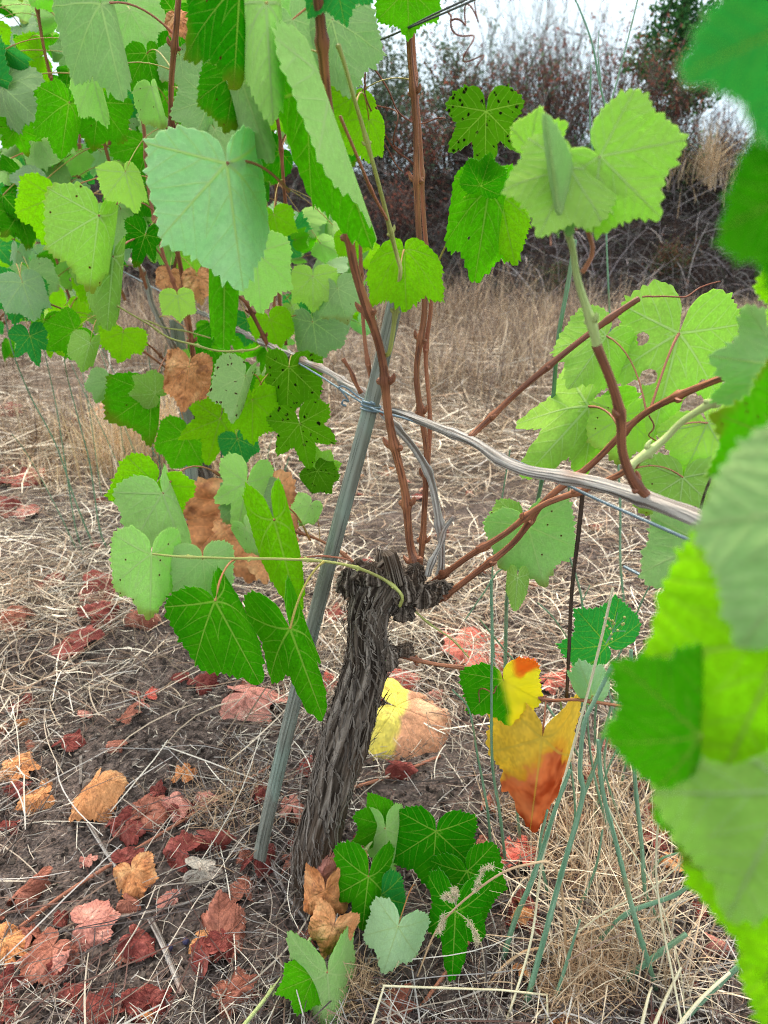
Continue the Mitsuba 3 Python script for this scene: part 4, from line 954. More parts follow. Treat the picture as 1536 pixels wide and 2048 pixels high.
# left canopy, told apart
L(V1, (202, 10), (246, 198), 1.15, 'U', 0, 58, 'green', 'wide', att=(345, 66, 1.24), k=3, curl=8, petk='pink', label='large grey green leaf seen from below at the top left', w=(112, 25))
L(V1, (186, 156), (210, 247), 1.25, 'U', 24, 86, 'green', 'entire', k=9, w=(50, 6))
L(V1, (294, 107), (313, 194), 1.35, 'T', 4, 50, 'green', 'wide', k=14, w=(57, 35))
L(V1, (303, 174), (324, 252), 1.22, 'U', 30, 78, 'green', 'entire', att=(340, 215, 1.3), k=29, w=(42, 10))
L(V1, (138, 206), (122, 316), 1.4, 'T', 8, 40, 'green', 'wide', k=17, w=(62, 28))
L(V1, (198, 205), (186, 302), 1.5, 'T', 8, 8, 'green', 'wide', k=25)
L(V1, (420, 200), (385, 290), 1.2, 'U', 0, 10, 'green', 'wide', att=(346, 262, 1.31), k=12, petk='pink', w=(68, 50))
L(V1, (430, 260), (470, 350), 1.2, 'U', 10, 10, 'green', 'wide', k=4)
L(V1, (360, 110), (370, 180), 1.35, 'U', 10, 10, 'green', 'wide', k=21)
L(V1, (345, 20), (300, 95), 1.45, 'T', 10, 10, 'green', 'wide', k=2)
L(V1, (260, 20), (305, 100), 1.4, 'U', 10, 20, 'green', 'wide', k=16)
L(V1, (197, 432), (179, 580), 1.2, 'U', 2, 52, 'light', 'wide', att=(336, 456, 1.43), k=24, petk='pink', label='pale leaf underside on a long pink stalk at left', w=(103, 38))
L(V1, (226, 514), (214, 664), 1.25, 'U', 42, 84, 'light', 'entire', att=(330, 525, 1.5), k=31, petk='pink', w=(50, 10))
L(V1, (108, 395), (88, 488), 1.35, 'T', 10, 62, 'light', 'wide', k=38)
L(V1, (512, 505), (522, 622), 1.2, 'U', 20, 24, 'green', 'wide', att=(420, 505, 1.35), k=19)
L(V1, (250, 345), (270, 420), 1.2, 'U', 4, 60, 'light', 'wide', k=7)
L(V1, (290, 470), (270, 535), 1.35, 'T', 10, 40, 'green', 'lobed', k=20)
L(V1, (578, 734), (574, 832), 1.30, 'T', 14, 2, 'spotted', 'wide', k=5, att=(585, 712, 1.36), label='green leaf with dark specks below the grey arm', w=(50, 72))
L(V1, (599, 847), (618, 936), 1.26, 'T', 4, 4, 'spotted', 'lobed', k=9, att=(700, 1000, 1.15), pet=False, label='lobed green leaf with black specks left of the stake', w=(64, 70))
L(V1, (490, 752), (462, 845), 1.22, 'U', 6, 76, 'spotted', 'wide', k=14, att=(525, 775, 1.3), label='pale leaf with rusty specks beside the brown curled one', w=(62, 14))
L(V1, (505, 800), (505, 888), 1.28, 'T', 20, 20, 'light', 'wide', k=33)
L(V1, (634, 942), (662, 986), 1.25, 'T', 6, 6, 'spotted', 'wide', k=21, pet=False)
L(V1, (640, 935), (660, 905), 1.27, 'U', 20, 20, 'light', 'wide', k=3, pet=False)
L(V1, (621, 1010), (600, 1052), 1.14, 'U', 4, 40, 'green', 'wide', k=28, att=(640, 1080, 1.17))
L(V1, (626, 644), (638, 730), 1.55, 'U', 26, 2, 'green', 'wide', k=10, att=(570, 640, 1.6), w=(42, 62))
L(V1, (540, 640), (560, 700), 1.55, 'T', 6, 6, 'light', 'wide', k=13)
L(V1, (675, 577), (694, 650), 1.5, 'U', 12, 20, 'green', 'wide', k=22, att=(570, 600, 1.6))
L(V1, (626, 553), (626, 624), 1.5, 'U', 30, 12, 'light', 'wide', k=36, att=(570, 580, 1.6))
L(V1, (590, 480), (615, 472), 1.5, 'T', 10, 40, 'green', 'wide', k=6)
L(V1, (548, 430), (562, 488), 1.4, 'T', 20, 20, 'light', 'wide', k=30)
L(V1, (700, 470), (712, 520), 1.3, 'T', 20, 20, 'light', 'wide', k=32)
# second vine, told apart
L(V2, (303, 786), (298, 888), 1.55, 'T', 0, 66, 'green', 'wide', k=26, att=(368, 718, 1.9), petk='pink', label='dark green leaf hanging among the thin green weeds at left', w=(88, 16))
L(V2, (311, 787), (268, 752), 1.53, 'U', 10, 20, 'light', 'wide', k=1, pet=False)
L(V2, (372, 872), (342, 944), 1.9, 'T', 10, 10, 'green', 'wide', k=18)
L(V2, (450, 745), (428, 832), 1.7, 'T', 6, 10, 'green', 'wide', k=14)
L(V2, (440, 838), (412, 936), 1.65, 'T', 6, 46, 'light', 'lobed', k=16)
L(V2, (475, 878), (490, 932), 1.6, 'T', 6, 6, 'green', 'wide', k=34)
L(V2, (378, 734), (366, 822), 1.5, 'T', 40, 40, 'dry_orange', 'wide', k=21, att=(383, 720, 1.6), crumple=.14, label='curled rust brown dried leaf hanging on the cane at left')
L(V1, (395, 552), (404, 606), 1.45, 'T', 30, 20, 'dry_orange', 'wide', k=30, crumple=.13)
L(V2, (340, 548), (336, 590), 1.7, 'T', 20, 20, 'dry_orange', 'wide', k=35, crumple=.13)
L(V2, (352, 30), (368, 72), 1.35, 'T', 40, 40, 'dry_orange', 'wide', k=10, crumple=.13, pet=False)
L(V2, (60, 545), (88, 610), 1.7, 'U', 10, 10, 'green', 'wide', k=23)
L(V2, (45, 565), (70, 640), 1.6, 'U', 16, 40, 'green', 'wide', k=32)
L(V2, (38, 570), (28, 648), 1.65, 'T', 10, 10, 'green', 'wide', k=34)
L(V2, (150, 660), (94, 698), 1.6, 'T', 10, 10, 'green', 'wide', k=17)
L(V2, (180, 686), (164, 745), 1.5, 'U', 4, 56, 'light', 'wide', k=12, w=(38, 18))
L(V2, (60, 672), (76, 730), 1.6, 'T', 10, 10, 'green', 'lobed', k=33)
L(V2, (215, 762), (190, 808), 1.6, 'U', 10, 40, 'green', 'wide', k=13)
L(V1, (355, 592), (362, 642), 1.4, 'U', 10, 20, 'light', 'wide', k=19, pet=False)
# vine at the right: blurred leaves close to the lens
L(V0, (1200, 313), (1318, 432), .55, 'U', -6, -4, 'light', 'wide', att=(1184, 498, .586), k=4, eA=4, eB=4, curl=4, petk='green', label='soft focus backlit leaf pair at the tip of the blurred cane', w=(124, 132))
L(V0, (1140, 335), (1080, 470), .555, 'U', 6, -10, 'light', 'wide', k=3, pet=False)
L(V0, (1118, 425), (1092, 236), .54, 'U', 64, 84, 'green', 'narrow', k=3, pet=False, soft=.02)
L(V0, (1062, 300), (1130, 250), .60, 'U', 10, 10, 'light', 'wide', k=6, pet=False)
L(V0, (1560, 730), (1438, 715), .50, 'U', 10, 30, 'green', 'wide', k=2, pet=False)
L(V0, (1590, 560), (1520, 575), .48, 'T', 10, 10, 'light', 'wide', k=37, pet=False)
L(V0, (1405, 1085), (1372, 1240), .62, 'U', 4, 30, 'green', 'wide', k=4, pet=False)
L(V0, (1690, 0), (1368, 150), .185, 'T', 0, 4, 'green', 'entire', dY=.0, k=32, curl=-4, petk='green', label='very large blurred blue green leaf in the top right corner')
L(V0, (1700, 330), (1560, 640), .19, 'T', 20, 10, 'green', 'wide', dY=.0, k=12, petk='green')
L(V0, (1680, 1010), (1480, 1300), .20, 'U', 14, 10, 'green', 'entire', dY=.0, k=3, petk='green', label='blurred pale leaf underside close to the lens at right')
L(V0, (1400, 1470), (1255, 1340), .215, 'T', 10, 10, 'green', 'entire', dY=.0, k=4, petk='green')
L(V0, (1570, 1280), (1405, 1640), .205, 'T', 25, 10, 'light', 'entire', dY=.0, k=8, petk='green', label='blurred yellow green leaf close to the lens at right')
L(V0, (1420, 1600), (1372, 1720), .23, 'T', 10, 30, 'green', 'entire', k=22, petk='green')
L(V0, (1580, 1580), (1450, 1850), .195, 'U', 4, 10, 'light', 'entire', dY=.0, k=33, petk='green')
L(V0, (1640, 1760), (1500, 2010), .19, 'T', 4, 10, 'light', 'entire', dY=.0, k=9, petk='green')
L(V0, (1720, 1980), (1540, 2160), .19, 'T', 4, 10, 'light', 'entire', dY=.0, k=5, petk='green')
L(V0, (1560, 880), (1440, 830), .42, 'T', 10, 10, 'green', 'wide', k=27, petk='green')

# ---------------------------------------------------------------- canopy filler of the two vines behind
rng = np.random.default_rng(77)
def fill(vine, n, x0, x1, y0, y1, Ya, Yb, size, under=.45, hi=False, slope=0.0, kinds=('green', 'green', 'green', 'light')):
    pts = []
    tries = 0
    while len(pts) < n and tries < 8000:
        tries += 1
        q = (rng.uniform(x0, x1), rng.uniform(y0, y1))
        if all((q[0] - p[0]) ** 2 + (q[1] - p[1]) ** 2 > (.62 * math.sqrt((x1 - x0) * (y1 - y0) / n)) ** 2 for p in pts): pts.append(q)
    for x, y in pts:
        Y = rng.uniform(Ya, Yb)
        s = size * rng.uniform(.7, 1.25) * F * .97 / Y * .93
        a = rng.normal(0, .7) + slope
        L(vine, (x, y - s * .3), (x + s * math.sin(a), y - s * .3 + s * math.cos(a)), Y, 'U' if rng.random() < under else 'T', rng.uniform(0, 75) * (rng.random() < .7), rng.uniform(0, 75) * (rng.random() < .7), kinds[rng.integers(0, len(kinds))], ('wide', 'wide', 'lobed', 'entire')[int(rng.integers(0, 4))],
          dY=rng.uniform(-.09, .05), eA=rng.uniform(0, 55), eB=rng.uniform(0, 55), curl=rng.uniform(-5, 45), hi=hi, crumple=.05, k=int(rng.integers(0, 40)))
fill(V2, 105, -40, 340, -60, 420, 1.6, 2.3, .066, .42)
fill(V2, 44, 330, 700, -60, 330, 1.55, 2.1, .070, .5)
fill(V2, 30, 0, 250, 420, 700, 1.7, 2.4, .062, .4)
fill(V2, 26, 240, 560, 330, 560, 1.75, 2.4, .062, .5)
fill(V2, 30, 560, 725, 420, 670, 1.75, 2.4, .058, .45)
fill(V2, 16, 380, 560, 640, 800, 1.75, 2.1, .060, .3)
fill(V3, 70, -60, 250, 0, 600, 2.6, 3.3, .075, .35)
fill(V3, 18, -60, 90, 500, 700, 2.6, 3.2, .07, .35)
# tendrils
for i, (px, py, Y, d, Ln, tn, r) in enumerate(((705, 100, 1.09, (.15, 0, -1), .085, 1.2, .010), (712, 102, 1.09, (.6, 0, -1), .12, 1.5, .012), (720, 98, 1.08, (1, .1, -.9), .14, .8, .016), (700, 104, 1.09, (-.1, -.1, -1), .07, 1.4, .008), (735, 180, 1.08, (.5, 0, -1), .10, .6, .01), (895, 20, .9, (.4, 0, -.6), .06, 2.2, .009), (905, 45, .9, (.5, 0, .2), .03, 2.0, .010),
                                             (820, 330, 1.04, (-.5, -.1, .7), .12, .6, .01), (580, 130, 1.0, (.2, -.2, -1), .08, 1.8, .010), (400, 510, 1.35, (.7, -.2, -.4), .07, 2.4, .009), (405, 530, 1.35, (.8, -.2, .3), .08, 2.0, .010), (1278, 597, .85, (1, 0, .15), .085, .8, .004), (1300, 830, .87, (.25, 0, -1), .05, 1.2, .006), (1175, 440, .58, (-.8, 0, -.3), .03, 1.2, .007), (1150, 412, .575, (.6, 0, .6), .02, 1.2, .006), (1010, 1365, .96, (-.6, -.2, -.2), .05, 1.3, .008))):
    curly(V1 if i not in (11, 13, 14) else V0, P(px, py, Y), d, Ln, tn, r, .0012 if Y > .95 else .0009, i)
for i in range(3):
    t = np.linspace(0, 1, 70); a = t * 6.28 * 4.2 + i; wpt = P(716 - 6 * i, 99, 1.085); wd = P(740, 84, 1.04) - P(690, 108, 1.11); wd /= np.linalg.norm(wd); q1 = np.cross(wd, [0, 0, 1]); q2 = np.cross(wd, q1)
    part(V1, 'tendril', tube(wpt + wd * (.026 * (t - .5))[:, None] + (.0045 + .003 * np.sin(t * 17 + i))[:, None] * (np.cos(a)[:, None] * q1 + np.sin(a)[:, None] * q2), .0011, 'tendril_m', 5))

# ================================================================ FALLEN LEAVES
def fallen(px, py, size, az, kind, label, group=None, A=0, B=0, crumple=.13, tilt=(0, 0), lift=.012, hi=True, shape='wide', curl=38, pos=None):
    """size: width in photo pixels; az: degrees, direction of the tip (0 = away from the camera)."""
    seedc[0] += 1
    g = gnd(px, py) if pos is None else np.array(pos)
    d = (g - CAM) @ FWD
    sc = (size / F * d) / 1.5 if pos is None else size
    a = math.radians(az)
    m = np.array([math.sin(a), math.cos(a), 0]); x = np.array([math.cos(a), -math.sin(a), 0])
    z = np.array([tilt[0], tilt[1], 1.0]); z /= np.linalg.norm(z)
    x = x - z * (x @ z); x /= np.linalg.norm(x); m = np.cross(z, x)
    frame = np.stack([x, m, z])
    mesh = dict(shape=shape, seed=seedc[0], A=A, B=B, eA=60, eB=60, curl=curl, crumple=crumple, hi=hi, soft=.12)
    k = (seedc[0] * 11) % 40
    v = leaf_mesh(**mesh)[0]
    low = (v @ frame)[:, 2] * sc
    o = np.array([g[0], g[1], float(H(g[0], g[1])) + lift - np.percentile(low, 12)]) - m * sc * .25
    return single('fallen_leaf', blade(mesh, k, 'dry_' + kind + '_m', frame, sc, o, False, False), label, 'fallen leaf', group)

HERO = (
    (75, 1612, 80, -120, 'orange', 'small orange fallen leaf at the left edge, left of the big tan leaf', 10, 50, .12),
    (186, 1618, 140, -160, 'orange', 'large tan orange fallen leaf arched over the soil at left', 45, 40, .10),
    (36, 1545, 80, 80, 'orange', 'orange red fallen leaf at the left edge above the small orange one', 30, 10, .14),
    (272, 1782, 96, 150, 'orange', 'pale orange fallen leaf with ragged lobes left of the stake foot', 30, -20, .16),
    (262, 1742, 70, 60, 'red', 'dark red fallen leaf touching the pale orange ragged one', 40, 10, .16),
    (62, 1800, 110, 30, 'brown', 'narrow folded red brown fallen leaf at the lower left', 75, 75, .10),
    (30, 1905, 110, 100, 'orange', 'tan orange fallen leaf in the lower left corner', 20, 20, .12),
    (92, 1935, 125, -150, 'brown', 'broad rust brown fallen leaf overlapping the tan orange one in the lower left corner', 10, 25, .10),
    (10, 1985, 80, 10, 'red', 'purple red fallen leaf cut by the left edge at the bottom', 30, 30, .16),
    (440, 1888, 150, -10, 'brown', 'long rust brown lobed fallen leaf standing in the straw, bottom centre left', 50, 45, .14),
    (470, 2000, 100, 60, 'brown', 'crumpled rust brown fallen leaf below the long lobed one', 40, 20, .18),
    (360, 1722, 95, -60, 'red', 'deep red fallen leaf left of the pale grey leaf', 20, 30, .18),
    (432, 1700, 90, 80, 'red', 'folded red fallen leaf pointing at the stake foot', 70, 50, .12),
    (300, 1632, 100, 20, 'brown', 'flat dull brown fallen leaf on the soil between stake and tan leaf', 10, 10, .12),
    (352, 1632, 80, 140, 'pink', 'pale pink curled fallen leaf beside the long twig', 60, 30, .16),
    (240, 1655, 70, 40, 'red', 'maroon fallen leaf tucked under the tan orange leaf', 20, 50, .16),
    (318, 1592, 50, 0, 'red', 'small bright red fallen leaf above the pale pink curled one', 40, 20, .14),
    (200, 2040, 130, 80, 'red', 'dark red fallen leaf cut by the bottom edge at left', 10, 10, .16),
    (288, 2030, 100, -70, 'red', 'crumpled red fallen leaf at the bottom edge, second from the left', 40, 30, .20),
    (192, 1862, 105, 70, 'pink', 'dusty pink fallen leaf half under the grey twig', 10, 15, .14),
    (282, 1905, 90, 110, 'red', 'red fallen leaf beside the fallen blue grapes', 40, 25, .12),
    (140, 1492, 70, 20, 'red', 'red orange fallen leaf on the soil at the far left of the bare patch', 20, 40, .14),
    (230, 1500, 50, 90, 'brown', 'small curled brown fallen leaf in the middle of the bare soil', 50, 40, .14),
    (300, 1396, 45, 0, 'coral', 'tiny bright red fallen leaf above the bare soil', 30, 20, .14),
    (410, 1375, 70, 40, 'red', 'red fallen leaf right under the dark green hanging leaf', 60, 20, .16),
    (520, 1418, 150, 95, 'pink', 'long pinkish red fallen leaf left of the stake, below the dark hanging leaves', 20, 30, .14),
    (660, 1240, 70, 20, 'red', 'red fallen leaf seen between stake and trunk, upper one', 30, 20, .14),
    (665, 1372, 60, -30, 'coral', 'bright red fallen leaf between stake and trunk, lower one', 40, 20, .14),
    (955, 1302, 185, -60, 'coral', 'broad coral red fallen leaf with raised edges right of the trunk head', 15, -20, .15),
    (795, 1372, 115, 70, 'coral', 'crumpled coral fallen leaf right of the trunk below the knot', 30, 10, .18),
    (828, 1478, 235, 92, 'yellow', 'yellow fallen leaf with its front half dried pink, right of the trunk', 8, 30, .07),
    (802, 1555, 75, 90, 'red', 'small red fallen leaf below the yellow fallen one', 60, 40, .08),
    (862, 1405, 60, 60, 'pink', 'small pale pink fallen leaf above the yellow fallen one', 40, 20, .14),
    (588, 1622, 75, 0, 'pink', 'pale orange pink fallen leaf between stake foot and trunk', 40, 30, .16),
    (610, 1545, 55, 20, 'red', 'bright red fallen leaf in the gap between stake and trunk near the ground', 30, 20, .14),
    (525, 1735, 90, 30, 'red', 'dark red fallen leaf leaning at the stake foot', 50, 40, .16),
    (416, 1768, 90, 80, 'grey', 'pale grey lobed oak like leaf lying on the straw', 50, 40, .12),
    (1040, 1722, 110, 10, 'coral', 'vivid red fallen leaf under the yellow brown hanging leaf', 40, 40, .16),
    (20, 1022, 70, 80, 'red', 'orange red fallen leaf at the left edge, upper of a pair', 20, 20, .14),
    (50, 965, 100, 30, 'red', 'dull red fallen leaf at the left above the orange red pair', 20, 10, .14),
    (52, 1030, 60, 120, 'pink', 'pinkish red fallen leaf, lower of the pair at the left edge', 20, 20, .14),
    (205, 1185, 110, 85, 'red', 'broad maroon fallen leaf at the end of the grey twig', 20, 10, .12),
    (98, 1172, 80, 40, 'red', 'dark red fallen leaf lying across the grey twig', 40, 20, .16),
    (22, 1250, 85, 70, 'brown', 'dusty brown fallen leaf at the left edge beside straw', 20, 20, .14),
    (208, 1245, 90, 30, 'red', 'red brown fallen leaf below the maroon one', 40, 10, .16),
    (285, 1252, 85, 100, 'brown', 'tan red fallen leaf folded like a roof, left of the dark hanging leaf', 60, 50, .08),
    (150, 1292, 120, 80, 'red', 'flat dark red fallen leaf above the bare soil at left', 10, 10, .12),
    (195, 830, 80, 20, 'orange', 'orange fallen leaf in the tall straw behind the green weeds', 20, 20, .14),
    (165, 850, 80, 60, 'red', 'red fallen leaf in the tall straw, left of the orange one', 20, 20, .14),
    (10, 825, 90, 60, 'red', 'dull red fallen leaf at the left edge far back', 20, 20, .14),
    (1060, 1345, 70, 20, 'coral', 'small coral red fallen leaf behind the half yellow leaf', 30, 20, .16),
    (1115, 1368, 90, 70, 'coral', 'crumpled coral fallen leaf beside the thin dark hanging stick', 20, 30, .18),
    (1185, 1560, 70, 20, 'red', 'red fallen leaf among the thick green stems', 30, 30, .16),
    (1300, 1565, 80, 10, 'red', 'red fallen leaf next to the blurred leaf edge, low right', 30, 30, .16),
    (1310, 1690, 80, 40, 'red', 'dark red fallen leaf by the blurred leaf edge, lower one', 30, 30, .16),
    (1050, 1840, 90, 0, 'red', 'dark red fallen leaf in the shade behind the tan fluff', 30, 30, .16),
    (795, 2020, 90, 40, 'brown', 'brown red fallen leaf inside the bent white stalk at the bottom', 20, 20, .14),
    (720, 1700, 60, 20, 'red', 'dull red fallen leaf behind the pale narrow leaf near the ground', 30, 20, .14),
    (1255, 1250, 60, 20, 'red', 'small red fallen leaf behind the yellow flower buds', 30, 20, .14),
    (705, 1235, 60, 20, 'pink', 'pink fallen leaf hugging the trunk on its left side', 30, 20, .14),
)
for px, py, s, az, kind, lab, A, B, cr in HERO:
    fallen(px, py, s, az, kind, lab, None, A, B, cr * 1.15, tilt=(RNG.normal(0, .25), RNG.normal(0, .2) - .25), shape=('wide', 'lobed', 'wide', 'entire')[int(RNG.integers(0, 4))])
# the many others
rng = np.random.default_rng(91)
n = 0
while n < 215:
    y = .62 + 3.4 * rng.random() ** 1.5; x = rng.uniform(-.58, .58) * (y + .3)
    cl = meshkit.fbm(np.array([[x * 2.2 + 9, y * 2.2, 1]]), 2, 6)[0]
    if rng.random() > np.clip(2.6 * (cl - .28), .08, 1) * (1 if x < .25 or rng.random() < .45 else .4): continue
    far = y > 2.0
    kind = ('red', 'red', 'red', 'brown', 'brown', 'pink', 'orange')[rng.integers(0, 7)]
    px = 768 + F * x / ((y * CP + (CAM[2]) * SP))
    where = ('far back in the pale straw' if y > 2.6 else 'in the straw behind the vine') if y > 1.7 else ('on the left beside the bare soil' if px < 420 else 'around the foot of the stake and trunk' if px < 800 else 'on the right among the weed stems')
    adj = {'red': 'dark red', 'brown': 'dusty brown', 'pink': 'pale pinkish', 'orange': 'tan orange'}[kind]
    fallen(0, 0, rng.uniform(.022, .046), rng.uniform(0, 360), kind, f'small {adj} dried leaf scrap lying {where}', f'{adj} leaf scraps {where}',
           rng.uniform(0, 70), rng.uniform(0, 70), rng.uniform(.12, .24), (rng.normal(0, .3), rng.normal(0, .3)), rng.uniform(.002, .014), False, 'wide' if rng.random() < .6 else 'lobed', pos=(x, y, 0))
    n += 1

# ================================================================ GREEN WEEDS
def weed(label, stems, kind='rush', group=None, buds=True):
    k = thing('green_weed', label, 'weed', group)
    for pts, r0, r1 in stems:
        c = catmull([P(*p) for p in pts], 8)
        s = np.r_[0, np.cumsum(np.linalg.norm(np.diff(c, axis=0), axis=1))]
        m_ = max(10, int(s[-1] / .008)); si = np.linspace(0, s[-1], m_)
        c = np.stack([np.interp(si, s, c[:, q]) for q in range(3)], 1)
        ph = (si + r0 * .013) / .085; d = np.abs(ph - np.round(ph)) * .085
        part(k, 'stem', tube(c, np.linspace(r0, r1, m_) / 1000 * (1 + .28 * np.exp(-(d / .004) ** 2)), 'rush_dark_m' if kind == 'dark' else 'rush_m', 8))
    return k
def to_ground(x, y, dY=0.0): g = gnd(x, y); return (x, y, g[1] + dY)
def rise(base, *pts, dY=-.06):
    """A stem from a ground pixel through further pixels, leaning a little towards the camera as it climbs."""
    g = gnd(*base); out = [(base[0], base[1] + 6, g[1])]
    for i, p in enumerate(pts): out.append((p[0], p[1], g[1] + dY * (i + 1)))
    return out
# left clump
weed('clump of thin blue green wiry weeds with leaning stems on the left', [
    (rise((190, 1095), (150, 1000), (112, 890), (60, 790), (22, 690), (2, 570)), 3.0, 1.5),
    (rise((222, 1105), (200, 1060), (180, 930), (160, 850), (132, 740), (122, 640)), 2.6, 1.3),
    (rise((168, 1105), (150, 1050), (128, 910), (112, 810), (86, 690)), 2.4, 1.2),
    (rise((160, 1110), (130, 1050), (92, 975), (52, 905), (24, 868)), 2.2, 1.1),
    (rise((268, 965), (242, 940), (205, 860), (150, 745), (110, 640)), 2.2, 1.1),
    (rise((305, 965), (270, 905), (230, 800), (190, 680), (95, 560), (15, 500)), 2.2, 1.1),
    (rise((345, 975), (295, 880), (240, 770), (200, 690), (130, 560), (0, 450)), 2.0, 1.0),
    (rise((265, 960), (248, 900), (240, 850), (225, 760)), 2.2, 1.0),
    (rise((205, 1000), (190, 900), (175, 800), (150, 660)), 2.0, 1.0)])
weed('dark green wiry weed standing before the second trunk', [
    (rise((455, 1040), (452, 950), (452, 820), (455, 700), (460, 560), dY=-.04), 3.0, 1.8), (rise((448, 1040), (443, 930), (446, 800), (452, 660), dY=-.04), 3.4, 2.0), (rise((462, 1035), (465, 900), (462, 780), (480, 650), dY=-.04), 2.2, 1.2),
    (rise((322, 990), (318, 900), (310, 800), (285, 640), dY=-.04), 2.2, 1.2), (rise((312, 990), (306, 890), (320, 760), (333, 690), dY=-.04), 2.0, 1.1), (rise((420, 1020), (430, 1000), (440, 930), dY=-.02), 2.0, 1.1)], 'dark')
weed('short blue green weed stem showing under the specked lobed leaf', [(rise((556, 1015), (565, 960), (578, 915), dY=-.03), 2.6, 2.0), (rise((530, 950), (538, 900), (548, 860), dY=-.03), 2.2, 1.4)])
# right clumps
weed('tall thin weed rising past the soft focus leaf into the sky, forked at its top', [
    (rise((1252, 1232), (1241, 1130), (1240, 1000), (1230, 820), (1220, 640), (1213, 480), (1210, 330), (1216, 235), (1240, 140), (1268, 30), (1282, -30), dY=-.01), 3.6, 1.3),
    (((1216, 232, 1.1), (1200, 170, 1.1), (1185, 90, 1.1), (1160, 20, 1.1), (1140, -20, 1.1)), 1.4, .8), (((1202, 165, 1.1), (1196, 110, 1.1), (1198, 60, 1.1)), .9, .5), (((1200, 430, 1.12), (1188, 330, 1.12), (1180, 240, 1.12), (1182, 130, 1.12)), 1.6, .9)])
weed('thick green stem curving up behind the grey arm to a cut top', [
    (((1010, 1345, 1.5), (1012, 1250, 1.42), (1016, 1180, 1.34), (1040, 1100, 1.25), (1072, 1015, 1.18), (1093, 900, 1.10), (1106, 800, 1.06), (1116, 680, 1.02), (1134, 578, 1.0), (1150, 480, .99)), 4.4, 2.8),
    (((1038, 1140, 1.3), (1000, 1140, 1.3), (968, 1185, 1.3), (930, 1240, 1.3)), 2.0, 1.0), (rise((990, 1350), (984, 1200), (988, 1090), (1000, 1020), (1020, 900), dY=-.05), 2.6, 1.4)])
weed('blue green branching weed behind the thin dark hanging stick', [
    (rise((1165, 1480), (1163, 1350), (1164, 1205), (1136, 1100), (1134, 1020), (1140, 960), dY=-.03), 2.8, 1.6), (((1164, 1205, 1.2), (1180, 1170, 1.2)), 1.2, .7), (((1164, 1320, 1.22), (1110, 1240, 1.2), (1075, 1205, 1.2)), 2.0, 1.0),
    (((1182, 1310, 1.1), (1220, 1270, 1.1), (1240, 1265, 1.1)), 1.6, .8), (rise((1240, 1530), (1222, 1400), (1188, 1310), (1150, 1262), dY=-.04), 2.4, 1.2), (rise((1190, 1500), (1195, 1400), (1248, 1290), (1285, 1200), (1318, 1140), dY=-.05), 2.6, 1.2)])
weed('thick blue green weed rising left of the yellow brown leaf', [
    (rise((984, 1720), (975, 1620), (955, 1510), (938, 1420), (905, 1380), dY=-.03), 2.6, 1.2), (rise((1012, 1730), (1000, 1630), (985, 1530), (983, 1400), (984, 1290), (982, 1160), dY=-.03), 2.8, 1.6), (rise((1042, 1690), (1036, 1640), (1026, 1550), dY=-.02), 2.6, 1.8),
    (rise((1170, 1530), (1120, 1450), (1050, 1350), (998, 1286), (960, 1240), dY=-.04), 2.8, 1.4)])
weed('stout blue green stems crossing in front of the tan fluff at lower right', [
    (rise((1050, 2010), (1090, 1870), (1122, 1750), (1164, 1600), (1160, 1540), (1168, 1450), (1190, 1400), (1225, 1330), dY=-.005), 4.6, 2.4), (((1164, 1598, .98), (1190, 1530, .98), (1215, 1440, .97), (1225, 1400, .96)), 3.4, 1.6),
    (rise((1312, 1975), (1298, 1930), (1272, 1845), (1232, 1685), (1205, 1580), (1196, 1480), dY=-.005), 4.2, 2.6), (rise((1292, 1820), (1284, 1700), (1270, 1560), (1264, 1400), (1262, 1300), dY=-.02), 3.6, 2.4),
    (rise((1005, 1915), (1030, 1840), (1068, 1750), (1110, 1620), (1140, 1540), dY=-.005), 4.6, 2.6), (rise((1236, 1965), (1300, 1920), (1372, 1868), dY=-.01), 5.0, 3.6), (rise((1180, 1900), (1250, 1830), (1350, 1790), (1420, 1740), dY=-.02), 4.4, 2.6), (rise((1360, 2040), (1420, 1985), (1480, 1930), dY=-.01), 5.0, 3.4),
    (rise((1105, 2010), (1135, 1920), (1160, 1840), dY=-.01), 3.4, 1.4), (rise((1300, 1760), (1320, 1720), (1380, 1700), dY=-.02), 3.0, 1.6), (rise((1240, 1575), (1258, 1500), (1275, 1440), dY=-.02), 3.0, 1.8), (rise((1290, 1580), (1300, 1500), (1290, 1420), dY=-.02), 2.8, 1.8)])
weed('slim blue green stems between the yellow brown leaf and the blurred leaves', [
    (rise((1128, 1720), (1150, 1640), (1140, 1520), (1120, 1400), dY=-.02), 2.4, 1.4), (rise((1232, 1700), (1200, 1600), (1180, 1500), (1172, 1380), dY=-.02), 2.8, 1.4), (rise((1250, 1660), (1210, 1540), (1225, 1440), (1262, 1340), dY=-.02), 2.4, 1.2),
    (rise((1185, 1640), (1215, 1540), (1260, 1450), (1290, 1380), dY=-.02), 2.2, 1.2), (rise((1100, 1800), (1080, 1700), (1095, 1620), dY=-.02), 3.0, 2.0), (rise((1150, 1830), (1190, 1740), (1205, 1660), dY=-.02), 2.6, 1.4), (rise((1330, 1860), (1290, 1780), (1285, 1700), dY=-.02), 3.0, 1.8)])
